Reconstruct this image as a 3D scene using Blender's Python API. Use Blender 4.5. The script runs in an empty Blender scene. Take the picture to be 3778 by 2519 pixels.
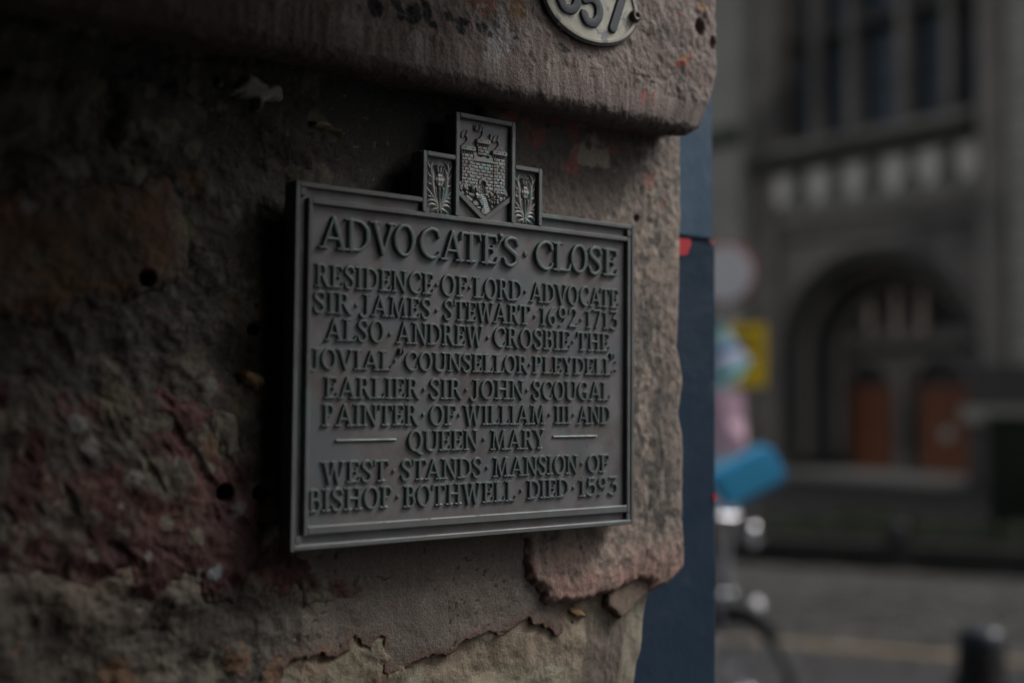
import bpy, bmesh, math, random
import numpy as np
from mathutils import Vector, Matrix
random.seed(7)
D = bpy.data; SC = bpy.context.scene; COL = SC.collection
# ------------------------------------------------------------------ camera
CAM = np.array([0.89647, -0.45268, 1.62031]); YAW, PIT, ROL, FPX = 0.66579349, 0.04876377, 0.00763475, 4376.0
_f = np.array([-math.cos(YAW)*math.cos(PIT), math.sin(YAW)*math.cos(PIT), math.sin(PIT)])
_r0 = np.array([math.sin(YAW), math.cos(YAW), 0.0]); _u0 = np.cross(_r0, _f)
_r = math.cos(ROL)*_r0 + math.sin(ROL)*_u0; _u = -math.sin(ROL)*_r0 + math.cos(ROL)*_u0
cd = D.cameras.new('camera'); co = D.objects.new('camera', cd); COL.objects.link(co)
co.matrix_world = Matrix(((_r[0], _u[0], -_f[0], CAM[0]), (_r[1], _u[1], -_f[1], CAM[1]), (_r[2], _u[2], -_f[2], CAM[2]), (0, 0, 0, 1)))
cd.sensor_width = 36; cd.lens = FPX/3778*36; cd.clip_start = 0.02; cd.clip_end = 500
cd.dof.use_dof = True; cd.dof.focus_distance = 1.085; cd.dof.aperture_fstop = 1.8; cd.dof.aperture_blades = 0
SC.camera = co
# ------------------------------------------------------------------ light: overcast, rainy
SUN_EL, SUN_AZ = math.radians(46), math.radians(34)      # azimuth from +Y towards +X
W = D.worlds.new('World'); SC.world = W; W.use_nodes = True
nt = W.node_tree; bg = nt.nodes['Background']
sky = nt.nodes.new('ShaderNodeTexSky'); sky.sky_type = 'NISHITA'; sky.sun_disc = False
sky.sun_elevation = SUN_EL; sky.sun_rotation = SUN_AZ; sky.dust_density = 4.0; sky.air_density = 1.0; sky.ozone_density = 1.0
hs = nt.nodes.new('ShaderNodeHueSaturation'); hs.inputs['Saturation'].default_value = 0.26
nt.links.new(sky.outputs[0], hs.inputs['Color']); nt.links.new(hs.outputs[0], bg.inputs['Color'])
bg.inputs['Strength'].default_value = 0.10
sl = D.lights.new('sun', 'SUN'); sl.energy = 1.2; sl.angle = math.radians(20); sl.color = (1.0, 0.965, 0.92)
so = D.objects.new('sun', sl); COL.objects.link(so)
sd = Vector((math.cos(SUN_EL)*math.sin(SUN_AZ), math.cos(SUN_EL)*math.cos(SUN_AZ), math.sin(SUN_EL)))
so.rotation_euler = sd.to_track_quat('Z', 'Y').to_euler(); so.location = (0, 5, 20)
SC.view_settings.view_transform = 'Standard'; SC.view_settings.look = 'None'
SC.view_settings.exposure = 0.5; SC.view_settings.gamma = 1.0; SC.view_settings.use_curve_mapping = False
SC.render.engine = 'CYCLES'

def at(px, py, axis=None, val=None, depth=None):
    d = _f + (px-1889)/FPX*_r - (py-1259.5)/FPX*_u
    t = depth if depth is not None else (val-CAM[axis])/d[axis]
    return CAM + d*t
# ------------------------------------------------------------------ noise (numpy)
def _hash(i, j, s):
    with np.errstate(over='ignore'):
        n = i.astype(np.int64).astype(np.uint64)*np.uint64(0x9E3779B97F4A7C15) + j.astype(np.int64).astype(np.uint64)*np.uint64(0xC2B2AE3D27D4EB4F) + np.uint64(s*7919+12345)
        n = (n ^ (n >> np.uint64(31)))*np.uint64(0xBF58476D1CE4E5B9); n = (n ^ (n >> np.uint64(29)))*np.uint64(0x94D049BB133111EB)
        n = n ^ (n >> np.uint64(32))
    return (n & np.uint64(0xffff)).astype(float)/65535.0
def vnoise(x, y, s=0):
    xi = np.floor(x); yi = np.floor(y); fx = x-xi; fy = y-yi
    fx = fx*fx*fx*(fx*(fx*6-15)+10); fy = fy*fy*fy*(fy*(fy*6-15)+10)
    a = _hash(xi, yi, s); b = _hash(xi+1, yi, s); c = _hash(xi, yi+1, s); d = _hash(xi+1, yi+1, s)
    return (a*(1-fx)+b*fx)*(1-fy) + (c*(1-fx)+d*fx)*fy
def fbm(x, y, s=0, o=5, g=0.5):
    r = 0; a = 1; t = 0
    for k in range(o):
        r = r + a*vnoise(x*2**k + 17.3*k, y*2**k - 9.1*k, s+k); t += a; a *= g
    return r/t
def ss(a, b, x):
    t = np.clip((x-a)/(b-a), 0, 1); return t*t*(3-2*t)
def polysd(X, Y, P):
    """signed distance to polygon, positive inside"""
    P = np.asarray(P, float); d = np.full(X.shape, 1e9); ins = np.zeros(X.shape, bool)
    n = len(P)
    for i in range(n):
        ax, ay = P[i]; bx, by = P[(i+1) % n]
        ex, ey = bx-ax, by-ay; wx, wy = X-ax, Y-ay
        t = np.clip((wx*ex+wy*ey)/(ex*ex+ey*ey+1e-12), 0, 1)
        d = np.minimum(d, (wx-ex*t)**2+(wy-ey*t)**2)
        c = ((ay > Y) != (by > Y)) & (X < (bx-ax)*(Y-ay)/((by-ay)+1e-12)+ax)
        ins ^= c
    d = np.sqrt(d); return np.where(ins, d, -d)
# ------------------------------------------------------------------ objects
def meta(o, label=None, cat=None, group=None, kind=None):
    if label: o['label'] = label
    if cat: o['category'] = cat
    if group: o['group'] = group
    if kind: o['kind'] = kind
    return o
def link(name, me, mat=None, parent=None, loc=None):
    o = D.objects.new(name, me); COL.objects.link(o)
    if mat is not None and me is not None and len(me.materials) == 0: me.materials.append(mat)
    if parent is not None: o.parent = parent
    if loc is not None: o.location = loc
    return o
def empty(name, loc, label, cat, group=None, rz=0.0):
    o = link(name, None); o.location = loc; o.rotation_euler = (0, 0, rz); o.empty_display_size = .05
    return meta(o, label, cat, group)
def gridmesh(name, PX, PY, PZ, keep=None, col=None, smooth=True, flip=False, sharp=0):
    """PX.. arrays (nu,nv) -> quad mesh; keep mask of faces (nu-1,nv-1)"""
    nu, nv = PX.shape
    idx = np.arange(nu*nv).reshape(nu, nv)
    q = np.stack([idx[:-1, :-1], idx[1:, :-1], idx[1:, 1:], idx[:-1, 1:]], -1)
    if flip: q = q[..., ::-1]
    q = q.reshape(-1, 4) if keep is None else q[keep]
    used = np.zeros(nu*nv, bool); used[q.ravel()] = True
    remap = np.cumsum(used)-1
    co_ = np.stack([PX, PY, PZ], -1).reshape(-1, 3)[used]; q = remap[q]
    me = D.meshes.new(name)
    me.vertices.add(len(co_)); me.vertices.foreach_set('co', co_.astype(np.float32).ravel())
    me.loops.add(len(q)*4); me.loops.foreach_set('vertex_index', q.astype(np.int32).ravel())
    me.polygons.add(len(q)); me.polygons.foreach_set('loop_start', np.arange(0, len(q)*4, 4, dtype=np.int32))
    if smooth: me.polygons.foreach_set('use_smooth', np.ones(len(q), bool))
    me.update(calc_edges=True); me.validate()
    if sharp: me.set_sharp_from_angle(angle=math.radians(sharp))
    if col is not None:
        c = np.concatenate([col.reshape(-1, 3)[used], np.ones((len(co_), 1))], 1)
        a = me.color_attributes.new('tint', 'FLOAT_COLOR', 'POINT'); a.data.foreach_set('color', c.astype(np.float32).ravel())
    return me
class MB:
    """collects simple shapes into one mesh"""
    def __init__(s): s.v = []; s.f = []; s.sm = []
    def add(s, v, f, sm=False):
        k = len(s.v); s.v += [tuple(p) for p in v]; s.f += [tuple(i+k for i in q) for q in f]; s.sm += [sm]*len(f)
    def box(s, a, b, bev=0.0):
        x0, y0, z0 = a; x1, y1, z1 = b
        if bev <= 0:
            v = [(x0,y0,z0),(x1,y0,z0),(x1,y1,z0),(x0,y1,z0),(x0,y0,z1),(x1,y0,z1),(x1,y1,z1),(x0,y1,z1)]
            s.add(v, [(3,2,1,0),(4,5,6,7),(0,1,5,4),(1,2,6,5),(2,3,7,6),(3,0,4,7)]); return
        bm = bmesh.new(); bmesh.ops.create_cube(bm, size=1)
        for p in bm.verts: p.co = Vector(((x0+x1)/2+p.co.x*(x1-x0), (y0+y1)/2+p.co.y*(y1-y0), (z0+z1)/2+p.co.z*(z1-z0)))
        bmesh.ops.bevel(bm, geom=bm.edges[:], offset=bev, segments=2, affect='EDGES')
        bm.verts.index_update(); s.add([p.co[:] for p in bm.verts], [[q.index for q in f.verts] for f in bm.faces]); bm.free()
    def prism(s, poly, axis, a, b):
        """poly 2D points (ccw in the two remaining axes), extruded a..b on axis"""
        n = len(poly)
        def mk(p, h):
            return (h, p[0], p[1]) if axis == 0 else ((p[0], h, p[1]) if axis == 1 else (p[0], p[1], h))
        v = [mk(p, a) for p in poly]+[mk(p, b) for p in poly]
        f = [tuple(range(n))[::-1], tuple(range(n, 2*n))]+[(i, (i+1) % n, n+(i+1) % n, n+i) for i in range(n)]
        if axis == 1: f = [t[::-1] for t in f]
        s.add(v, f)
    def tube(s, pts, rad, n=10, closed=False, caps=True):
        P = [Vector(p) for p in pts]; m = len(P)
        if not hasattr(rad, '__len__'): rad = [rad]*m
        v = []; prev = None
        for i, p in enumerate(P):
            if closed: t = P[(i+1) % m]-P[(i-1) % m]
            else: t = P[min(i+1, m-1)]-P[max(i-1, 0)]
            t.normalize()
            if prev is None: a = t.orthogonal().normalized()
            else: a = (prev-t*prev.dot(t)).normalized()
            prev = a; b = t.cross(a)
            for k in range(n):
                w = 2*math.pi*k/n; v.append(p+(a*math.cos(w)+b*math.sin(w))*rad[i])
        f = []
        for i in range(m if closed else m-1):
            for k in range(n):
                f.append((i*n+k, i*n+(k+1) % n, ((i+1) % m)*n+(k+1) % n, ((i+1) % m)*n+k))
        s.add(v, f, True)
        if caps and not closed: s.add(v, [tuple(range(n))[::-1], tuple(range((m-1)*n, m*n))])
    def lathe(s, prof, c=(0, 0, 0), n=28, axis='Z'):
        v = []
        for r, h in prof:
            for k in range(n):
                w = 2*math.pi*k/n
                p = (r*math.cos(w), r*math.sin(w), h)
                if axis == 'X': p = (p[2], p[0], p[1])
                if axis == 'Y': p = (p[1], p[2], p[0])
                v.append((p[0]+c[0], p[1]+c[1], p[2]+c[2]))
        f = []
        for i in range(len(prof)-1):
            for k in range(n): f.append((i*n+k, i*n+(k+1) % n, (i+1)*n+(k+1) % n, (i+1)*n+k))
        s.add(v, f, True); s.add(v, [tuple(range(n))[::-1], tuple(range((len(prof)-1)*n, len(prof)*n))])
    def mesh(s, name):
        me = D.meshes.new(name); me.from_pydata(s.v, [], s.f); me.update()
        me.polygons.foreach_set('use_smooth', s.sm); return me
    def build(s, name, mat, parent=None, loc=None):
        return link(name, s.mesh(name), mat, parent, loc)
# ------------------------------------------------------------------ materials
def mat(name, c1, c2=None, scale=5.0, rough=0.7, r2=None, metal=0.0, bump=0.2, bs=60.0, bd=0.002, tint=False, c3=None, s3=1.2, spec=0.5, stretch=None, t3=(0.5, 0.62), rnd=None):
    m = D.materials.new(name); m.use_nodes = True; n = m.node_tree.nodes; L = m.node_tree.links
    b = n['Principled BSDF']; b.inputs['Metallic'].default_value = metal; b.inputs['Specular IOR Level'].default_value = spec
    tc = n.new('ShaderNodeTexCoord'); vec = tc.outputs['Object']
    if stretch:
        mp = n.new('ShaderNodeMapping'); mp.inputs['Scale'].default_value = stretch; L.new(vec, mp.inputs[0]); vec = mp.outputs[0]
    def noise(sc, det=6, ro=0.6):
        t = n.new('ShaderNodeTexNoise'); t.inputs['Scale'].default_value = sc; t.inputs['Detail'].default_value = det
        t.inputs['Roughness'].default_value = ro; L.new(vec, t.inputs['Vector']); return t.outputs[0]
    def ramp(f, a, bb):
        r = n.new('ShaderNodeMapRange'); r.inputs[1].default_value = a; r.inputs[2].default_value = bb; L.new(f, r.inputs[0]); return r.outputs[0]
    def mix(f, a, bb, mode='MIX'):
        x = n.new('ShaderNodeMix'); x.data_type = 'RGBA'; x.blend_type = mode
        if isinstance(f, float): x.inputs[0].default_value = f
        else: L.new(f, x.inputs[0])
        for v, i in ((a, 6), (bb, 7)):
            if isinstance(v, tuple): x.inputs[i].default_value = (*v, 1)
            else: L.new(v, x.inputs[i])
        return x.outputs[2]
    n1 = noise(scale)
    col = mix(ramp(n1, .35, .65), c1, c2 or c1)
    if c3: col = mix(ramp(noise(s3, 4), t3[0], t3[1]), col, c3)
    if rnd:
        oi = n.new('ShaderNodeObjectInfo'); col = mix(oi.outputs['Random'], col, rnd, 'MULTIPLY')
    if tint:
        at_ = n.new('ShaderNodeVertexColor'); at_.layer_name = 'tint'
        g = noise(scale, 8, .75); x = ramp(g, .25, .75)
        hv = n.new('ShaderNodeMix'); hv.data_type = 'RGBA'; L.new(x, hv.inputs[0])
        hv.inputs[6].default_value = (*c1, 1); hv.inputs[7].default_value = (*(c2 or c1), 1)
        col = mix(1.0, at_.outputs['Color'], hv.outputs[2], 'MULTIPLY')
    L.new(col, b.inputs['Base Color'])
    if r2 is not None:
        L.new(mixf(n, L, ramp(noise(scale*1.7), .35, .65), rough, r2), b.inputs['Roughness'])
    else: b.inputs['Roughness'].default_value = rough
    if bump:
        bp = n.new('ShaderNodeBump'); bp.inputs['Strength'].default_value = bump; bp.inputs['Distance'].default_value = bd
        L.new(noise(bs, 5, .65), bp.inputs['Height']); L.new(bp.outputs[0], b.inputs['Normal'])
    return m
def mixf(n, L, f, a, b):
    x = n.new('ShaderNodeMix'); x.data_type = 'FLOAT'; L.new(f, x.inputs[0]); x.inputs[2].default_value = a; x.inputs[3].default_value = b
    return x.outputs[0]
M = {}
M['wall'] = mat('wall_stone', (.48, .49, .50), (1.16, 1.13, 1.09), 240, .82, .6, tint=True, bump=.7, bs=420, bd=.0016)
M['lintel'] = mat('lintel_stone', (.36, .375, .39), (1.22, 1.19, 1.16), 260, .85, .65, tint=True, bump=.9, bs=330, bd=.0022)
M['field'] = mat('bronze_field', (.130, .115, .114), (.20, .196, .206), 30, .38, .55, metal=.3, bump=.25, bs=900, bd=.0004, c3=(.14, .155, .165), s3=16)
M['frame'] = mat('bronze_frame', (.122, .124, .126), (.158, .166, .168), 26, .46, .6, metal=.3, bump=.15, bs=700, bd=.0003, c3=(.14, .21, .20), s3=30, t3=(.55, .7))
M['letter'] = mat('bronze_letter', (.115, .133, .135), (.155, .178, .18), 60, .32, .48, metal=.3, bump=.12, bs=900, bd=.0003, c3=(.14, .22, .205), s3=70, t3=(.5, .7))
M['relief'] = mat('bronze_relief', (.23, .205, .195), (.27, .285, .29), 120, .5, .62, metal=.3, bump=.3, bs=1500, bd=.0003, c3=(.2, .27, .27), s3=90)
M['plate'] = mat('white_enamel', (.46, .45, .38), (.56, .54, .46), 60, .5, .7, bump=.5, bs=160, bd=.001, c3=(.27, .27, .29), s3=85, t3=(.56, .60))
M['digit'] = mat('navy_enamel', (.018, .028, .042), (.05, .065, .08), 160, .4, .6, bump=.4, bs=300, bd=.0006, c3=(.22, .22, .2), s3=260, t3=(.66, .7))
M['screw'] = mat('rusty_screw', (.05, .035, .03), (.09, .07, .06), 300, .5, bump=.3, bs=600, bd=.0005)
M['darkrim'] = mat('dark_rim', (.02, .022, .03), (.06, .06, .07), 150, .4, .6, bump=.3, bs=300, bd=.0006, c3=(.3,.3,.28), s3=120, t3=(.62,.66))
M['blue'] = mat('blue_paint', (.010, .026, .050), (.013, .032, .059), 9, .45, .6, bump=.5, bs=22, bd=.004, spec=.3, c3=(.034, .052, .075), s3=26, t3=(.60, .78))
M['blue2'] = mat('blue_paint_upper_lit', (.042, .082, .132), (.052, .094, .148), 9, .4, .55, bump=.5, bs=22, bd=.004, spec=.35, c3=(.085, .125, .165), s3=22, t3=(.60, .78))  # paler from the joint up, with stronger sky light painted into the colour
M['red'] = mat('red_paint', (.42, .02, .03), (.5, .03, .04), 60, .5, bump=.2)
# ================================================================== SETTING
def flat(name, poly, z, m, kind='structure'):
    me = D.meshes.new(name); me.from_pydata([(x, y, z) for x, y in poly], [], [tuple(range(len(poly)))]); me.update()
    o = link(name, me, m); meta(o, kind=kind); return o
M['ground'] = mat('damp_paving', (.022, .021, .02), (.034, .032, .030), 1.6, .45, .7, bump=.3, bs=25, bd=.01)
M['road'] = mat('wet_asphalt', (.04, .039, .038), (.06, .058, .055), 2.5, .4, .6, bump=.3, bs=40, bd=.01)
M['sett'] = mat('granite_sett', (.062, .060, .058), (.13, .124, .112), 2.2, .35, .6, bump=.3, bs=60, bd=.004, rnd=(.45, .42, .38))
M['slab'] = mat('pavement_slab', (.035, .034, .035), (.05, .048, .047), 3, .35, .55, bump=.25, bs=60, bd=.003)
M['kerb'] = mat('sandstone_kerb', (.28, .21, .12), (.20, .155, .095), 3.2, .5, .7, bump=.3, bs=40, bd=.004)
M['black'] = mat('black_iron', (.012, .012, .013), (.02, .02, .021), 30, .38, .5, bump=.15, bs=90, bd=.002)
M['capgrey'] = mat('grey_cap', (.025, .028, .038), (.04, .043, .055), 20, .3, .5, bump=.1)
flat('ground', [(-90, -60), (90, -60), (90, 60), (-90, 60)], -0.006, M['ground'])
K0 = at(2660, 2400, 2, 0.0)[:2]; K1 = at(3600, 2480, 2, 0.0)[:2]
kd = (K1-K0)/np.linalg.norm(K1-K0); kn = np.array([-kd[1], kd[0]])        # along the kerb, across the road
W0 = at(2900, 2090, 2, 0.0)[:2]; rw = float((W0-K0) @ kn)                  # road width
def rp(a, b): return tuple(K0+kd*a+kn*b)
flat('road', [rp(-30, .02), rp(40, .02), rp(40, rw), rp(-30, rw)], -0.002, M['road'])
# granite setts: 300 nearest as parts of one thing, the rest as one part
setts = empty('sett_paving', (*rp(2, 2), 0), 'grey granite setts of the street between beige kerb and low wall', 'paving')
near = []; 
for r in range(int((rw-.1)/.115)):
    b = .07+r*.115
    off = random.uniform(0, .2)
    a = -6.0+off
    while a < 6.5:
        L_ = random.uniform(.17, .25); near.append((a, b, L_-.014, .101)); a += L_
cxy = CAM[:2]
def vis(t):
    p = np.array(rp(t[0], t[1])); d = p-cxy; ang = math.atan2(d @ _r0[:2], -d[0]*math.cos(YAW)+d[1]*math.sin(YAW))
    return 0.15 < ang < .43
near.sort(key=lambda t: (0 if vis(t) else 1, np.linalg.norm(np.array(rp(t[0], t[1]))-cxy)))
bb = MB(); bb.box((-.5, -.5, -.05), (.5, .5, .05), .0)
bmx = bmesh.new(); bmesh.ops.create_cube(bmx, size=1)
bmesh.ops.bevel(bmx, geom=[e for e in bmx.edges if any(v.co.z > 0 for v in e.verts)], offset=.09, segments=1, affect='EDGES')
sett_me = D.meshes.new('sett'); bmx.to_mesh(sett_me); bmx.free(); sett_me.materials.append(M['sett'])
ka = math.atan2(kd[1], kd[0]); sp = np.array([*rp(2, 2)])
for t in near[:290]:
    o = D.objects.new('sett', sett_me); COL.objects.link(o); o.parent = setts
    p = np.array(rp(t[0]+t[2]/2, t[1]+t[3]/2))-sp
    o.location = (p[0], p[1], -.012+random.uniform(0, .012)); o.rotation_euler = (random.uniform(-.04, .04), random.uniform(-.04, .04), ka+random.uniform(-.02, .02)); o.scale = (t[2], t[3], .06)
vv = []; ff = []
sv = [v.co.copy() for v in sett_me.vertices]; sf = [tuple(p.vertices) for p in sett_me.polygons]
for t in near[290:]:
    p = np.array(rp(t[0]+t[2]/2, t[1]+t[3]/2))-sp; k = len(vv); dz = random.uniform(0, .012)-.012; c_, s_ = math.cos(ka), math.sin(ka)
    for v in sv:
        x, y = v.x*t[2], v.y*t[3]; vv.append((p[0]+x*c_-y*s_, p[1]+x*s_+y*c_, dz+v.z*.06))
    ff += [tuple(i+k for i in q) for q in sf]
me = D.meshes.new('far_setts'); me.from_pydata(vv, [], ff); me.update(); meta(link('far_setts', me, M['sett'], setts), kind='stuff')
# kerb stones and pavement slabs
kerb = empty('kerb', (*rp(0, 0), 0), 'worn beige sandstone kerb between dark pavement and setts', 'kerb')
p0 = np.array(rp(0, 0)); a = -6
while a < 7:
    L_ = random.uniform(.5, .8); b_ = MB(); b_.box((0, -.14, -.1), (L_-.012, 0, .10), .012); o = b_.build('kerbstone', M['kerb'], kerb)
    q = np.array(rp(a, 0))-p0; o.location = (q[0], q[1], random.uniform(0, .006)); o.rotation_euler = (0, 0, ka); a += L_
pave = empty('pavement', (*rp(0, -1), 0), 'dark wet slab pavement in front of the kerb', 'pavement'); p1 = np.array(rp(0, -1))
b2 = -.15
for r in range(9):
    a = -3.5+random.uniform(0, .5)
    while a < 4.5:
        L_ = random.uniform(.5, .9)
        w = rp(a, b2-.55)
        if w[1] > .7:
            b_ = MB(); b_.box((0, -.545, 0), (L_-.01, 0, .095), .006); o = b_.build('slab', M['slab'], pave)
            q = np.array(rp(a, b2))-p1; o.location = (q[0], q[1], random.uniform(0, .004)); o.rotation_euler = (0, 0, ka)
        a += L_
    b2 -= .555
# ------------------------------------------------------------------ church across the street
M['ash'] = mat('weathered_ashlar', (.165, .148, .132), (.235, .213, .188), .9, .7, bump=.3, bs=8, bd=.02, c3=(.095, .086, .077), s3=.5)
M['ashd'] = mat('dark_ashlar', (.050, .045, .041), (.07, .064, .058), 1.2, .75, bump=.3, bs=8, bd=.02)  # darker stone tone for arch orders, backing wall, bands and joints
M['ashl'] = mat('pale_ashlar', (.27, .258, .228), (.35, .335, .295), .8, .7, bump=.25, bs=8, bd=.02)
M['ashm'] = mat('carved_pale_stone', (.56, .53, .47), (.64, .60, .54), 2, .7, bump=.3, bs=12, bd=.02)
M['moss'] = mat('mossy_ledge', (.07, .075, .05), (.05, .07, .03), 2, .8, bump=.3, bs=10, bd=.02)
M['glass'] = mat('dark_leaded_glass', (.036, .058, .080), (.065, .088, .115), 1.4, .22, .4, bump=.35, bs=5, bd=.02, spec=.35)
M['door'] = mat('red_brown_door', (.17, .05, .016), (.23, .068, .022), 1.5, .5, bump=.2, bs=12, bd=.01, stretch=(6, 6, .6))
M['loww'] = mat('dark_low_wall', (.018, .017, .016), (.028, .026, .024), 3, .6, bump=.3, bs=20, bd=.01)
M['stat'] = mat('pinkish_stone', (.72, .58, .48), (.66, .52, .42), 3, .7, bump=.3, bs=10)
FY = 22.0
ch = empty('church', (-14.7, FY, 0), 'grey stone church across the street with tall window over an arched double doorway', 'church')
def cb(name, a, b, m, bev=0, parent=None, kind=None, label=None):
    q = MB(); o3 = (-14.7, FY, 0); q.box(tuple(a[i]-o3[i] for i in range(3)), tuple(b[i]-o3[i] for i in range(3)), bev)
    o = q.build(name, m, parent or ch)
    if kind: o['kind'] = kind
    if label: o['label'] = label
    return o
def fx(px): return float(at(px, 1400, 1, FY)[0])
acx, arx, ary, asp = -14.72, 2.5, 2.25, 2.65
def arch_pts(rx, ry, n=28, z0=asp): return [(acx+rx*math.cos(math.pi-math.pi*i/n), z0+ry*math.sin(math.pi-math.pi*i/n)) for i in range(n+1)]
# wall with arched opening and window opening (front skin as polygons)
wl = MB(); X0, X1 = -17.45, -12.15
ap = arch_pts(arx, ary)
def rel(x, z): return (x+14.7, z)
for y0, y1 in ((0.0, 1.0),):
    left = [rel(X0, 0), rel(acx-arx, 0), rel(acx-arx, asp), rel(X0, asp)]; wl.prism(left, 1, y0, y1)
    right = [rel(acx+arx, 0), rel(X1, 0), rel(X1, asp), rel(acx+arx, asp)]; wl.prism(right, 1, y0, y1)
    top = 5.80
    for i in range(len(ap)-1):
        (xa, za), (xb, zb) = ap[i], ap[i+1]; wl.prism([rel(xa, za), rel(xb, zb), rel(xb, top), rel(xa, top)], 1, y0, y1)
    wl.prism([rel(X0, asp), rel(acx-arx, asp), rel(acx-arx, top), rel(X0, top)], 1, y0, y1)
    wl.prism([rel(acx+arx, asp), rel(X1, asp), rel(X1, top), rel(acx+arx, top)], 1, y0, y1)
wl.box((X0+14.7, 0, 5.8), (X1+14.7, 1, 7.55)); wl.build('wall', M['ash'], ch)
cb('side_wall', (-60, FY+.3, 0), (-20.6, FY+8, 15), M['ash']); cb('side_wall', (-10.2, FY+.3, 0), (40, FY+8, 15), M['ash'])
cb('upper_wall', (-20.6, FY+.05, 13.5), (-10.2, FY+8, 16), M['ash'])
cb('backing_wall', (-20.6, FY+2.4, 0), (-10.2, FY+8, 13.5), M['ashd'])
# moulded orders of the arch
for k in range(4):
    r_, dpt = 1-.085*k, .12+.38*k
    q = MB(); prof = arch_pts(arx*r_, ary*r_, 30); pts = [(acx-arx*r_, .3)]+prof+[(acx+arx*r_, .3)]
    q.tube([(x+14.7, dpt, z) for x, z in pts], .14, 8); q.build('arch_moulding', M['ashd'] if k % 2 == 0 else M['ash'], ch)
    q = MB(); ri = r_-.075
    for i in range(len(prof)-1):
        (xa, za), (xb, zb) = prof[i], prof[i+1]
        xa2, za2 = acx+(xa-acx)*ri/r_, asp+(za-asp)*ri/r_; xb2, zb2 = acx+(xb-acx)*ri/r_, asp+(zb-asp)*ri/r_
        q.prism([rel(xa2, za2), rel(xb2, zb2), rel(xb, zb), rel(xa, za)], 1, dpt+.16, dpt+.40)
    q.box((acx-arx*r_+14.7, dpt+.16, 0), (acx-arx*ri+14.7, dpt+.40, asp)); q.box((acx+arx*ri+14.7, dpt+.16, 0), (acx+arx*r_+14.7, dpt+.40, asp))
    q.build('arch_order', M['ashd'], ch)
hood = MB(); hood.tube([(x+14.7, -.06, z) for x, z in arch_pts(arx+.22, ary+.22)], .11, 8); hood.build('hood_mould', M['ash'], ch)
# inner portal wall with two doors, tympanum and statues
PY = FY+1.55
def pxz(px, py, y=PY): p = at(px, py, 1, y); return float(p[0]), float(p[2])
dl0, dl1 = pxz(3145, 1500)[0], pxz(3292, 1500)[0]; dr0, dr1 = pxz(3395, 1500)[0], pxz(3580, 1500)[0]
dbot = pxz(3300, 1795)[1]; dspr = pxz(3300, 1420)[1]
cb('step', (dl0-.5, FY+.502, 0), (dr1+.5, PY+.3, .04), M['ashm'], .02)
dbot = .045
cb('step', (dl0-.8, FY-.1, 0), (dr1+.8, FY+.5, .026), M['ashm'], .02)
for k in range(5): cb('landing_slab', (dl0-.9+1.06*k, FY-1.6, 0), (dl0-.9+1.06*k+1.04, FY-.11, .018), M['ashl'], .004)
cb('pier', ((dl1+dr0)/2-.17, PY-.25, dbot), ((dl1+dr0)/2+.17, PY+.1, dspr+.4), M['ash'], .04)
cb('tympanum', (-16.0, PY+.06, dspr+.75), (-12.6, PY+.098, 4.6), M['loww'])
cb('portal_wall', (-17.0, PY+.10, 0), (-12.25, PY+.5, 5.0), M['ash'])
for (a_, b_) in ((dl0, dl1), (dr0, dr1)):
    w_ = (b_-a_)/2; c_ = (a_+b_)/2
    q = MB(); pts = [(c_+14.7+w_*math.cos(math.pi*i/14), dspr+w_*.9*math.sin(math.pi*i/14)) for i in range(15)]
    q.prism(pts, 1, PY-FY+.02, PY-FY+.08); q.build('fanlight', M['loww'], ch)
    q = MB(); q.box((a_+14.7+.05, PY-FY, dbot), (b_+14.7-.03, PY-FY+.08, dspr-.01)); o = q.build('door', M['door'], ch)
    for k in range(5):
        q = MB(); xx = a_+14.7+(b_-a_)*(k+.5)/5; q.box((xx-.09, PY-FY-.03, dbot), (xx+.09, PY-FY-.002, dspr-.03)); q.build('board', M['door'], o)
    q = MB(); q.tube([(c_+14.7+(w_+.1)*math.cos(math.pi*i/14), PY-FY-.1, dspr+(w_*.9+.1)*math.sin(math.pi*i/14)) for i in range(15)], .1, 8); q.build('door_arch', M['ash'], ch)
q = MB(); c_ = pxz(3500, 1600); q.lathe([(.14, 0), (.14, .02)], (c_[0]+14.7, PY-FY-.07, c_[1]), 20, 'Y'); o = q.build('round_highlight', M['plate'], ch)  # pale disc standing in for a blurred highlight on the door
cb('lintel_band', (-17.1, PY-.2, pxz(3300, 1275)[1]), (-12.3, PY+.15, pxz(3300, 1225)[1]), M['ash'], .03)
for px in (3240, 3335, 3430):
    x, z = pxz(px, 1160); q = MB()
    q.lathe([(.08, -.42), (.095, -.2), (.085, .08), (.07, .22), (.05, .27), (.08, .33), (.085, .41), (.05, .48), (.01, .5)], (x+14.7, PY-FY-.28, z), 12); q.build('statue', M['stat'] if px < 3500 else M['ash'], ch)
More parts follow.
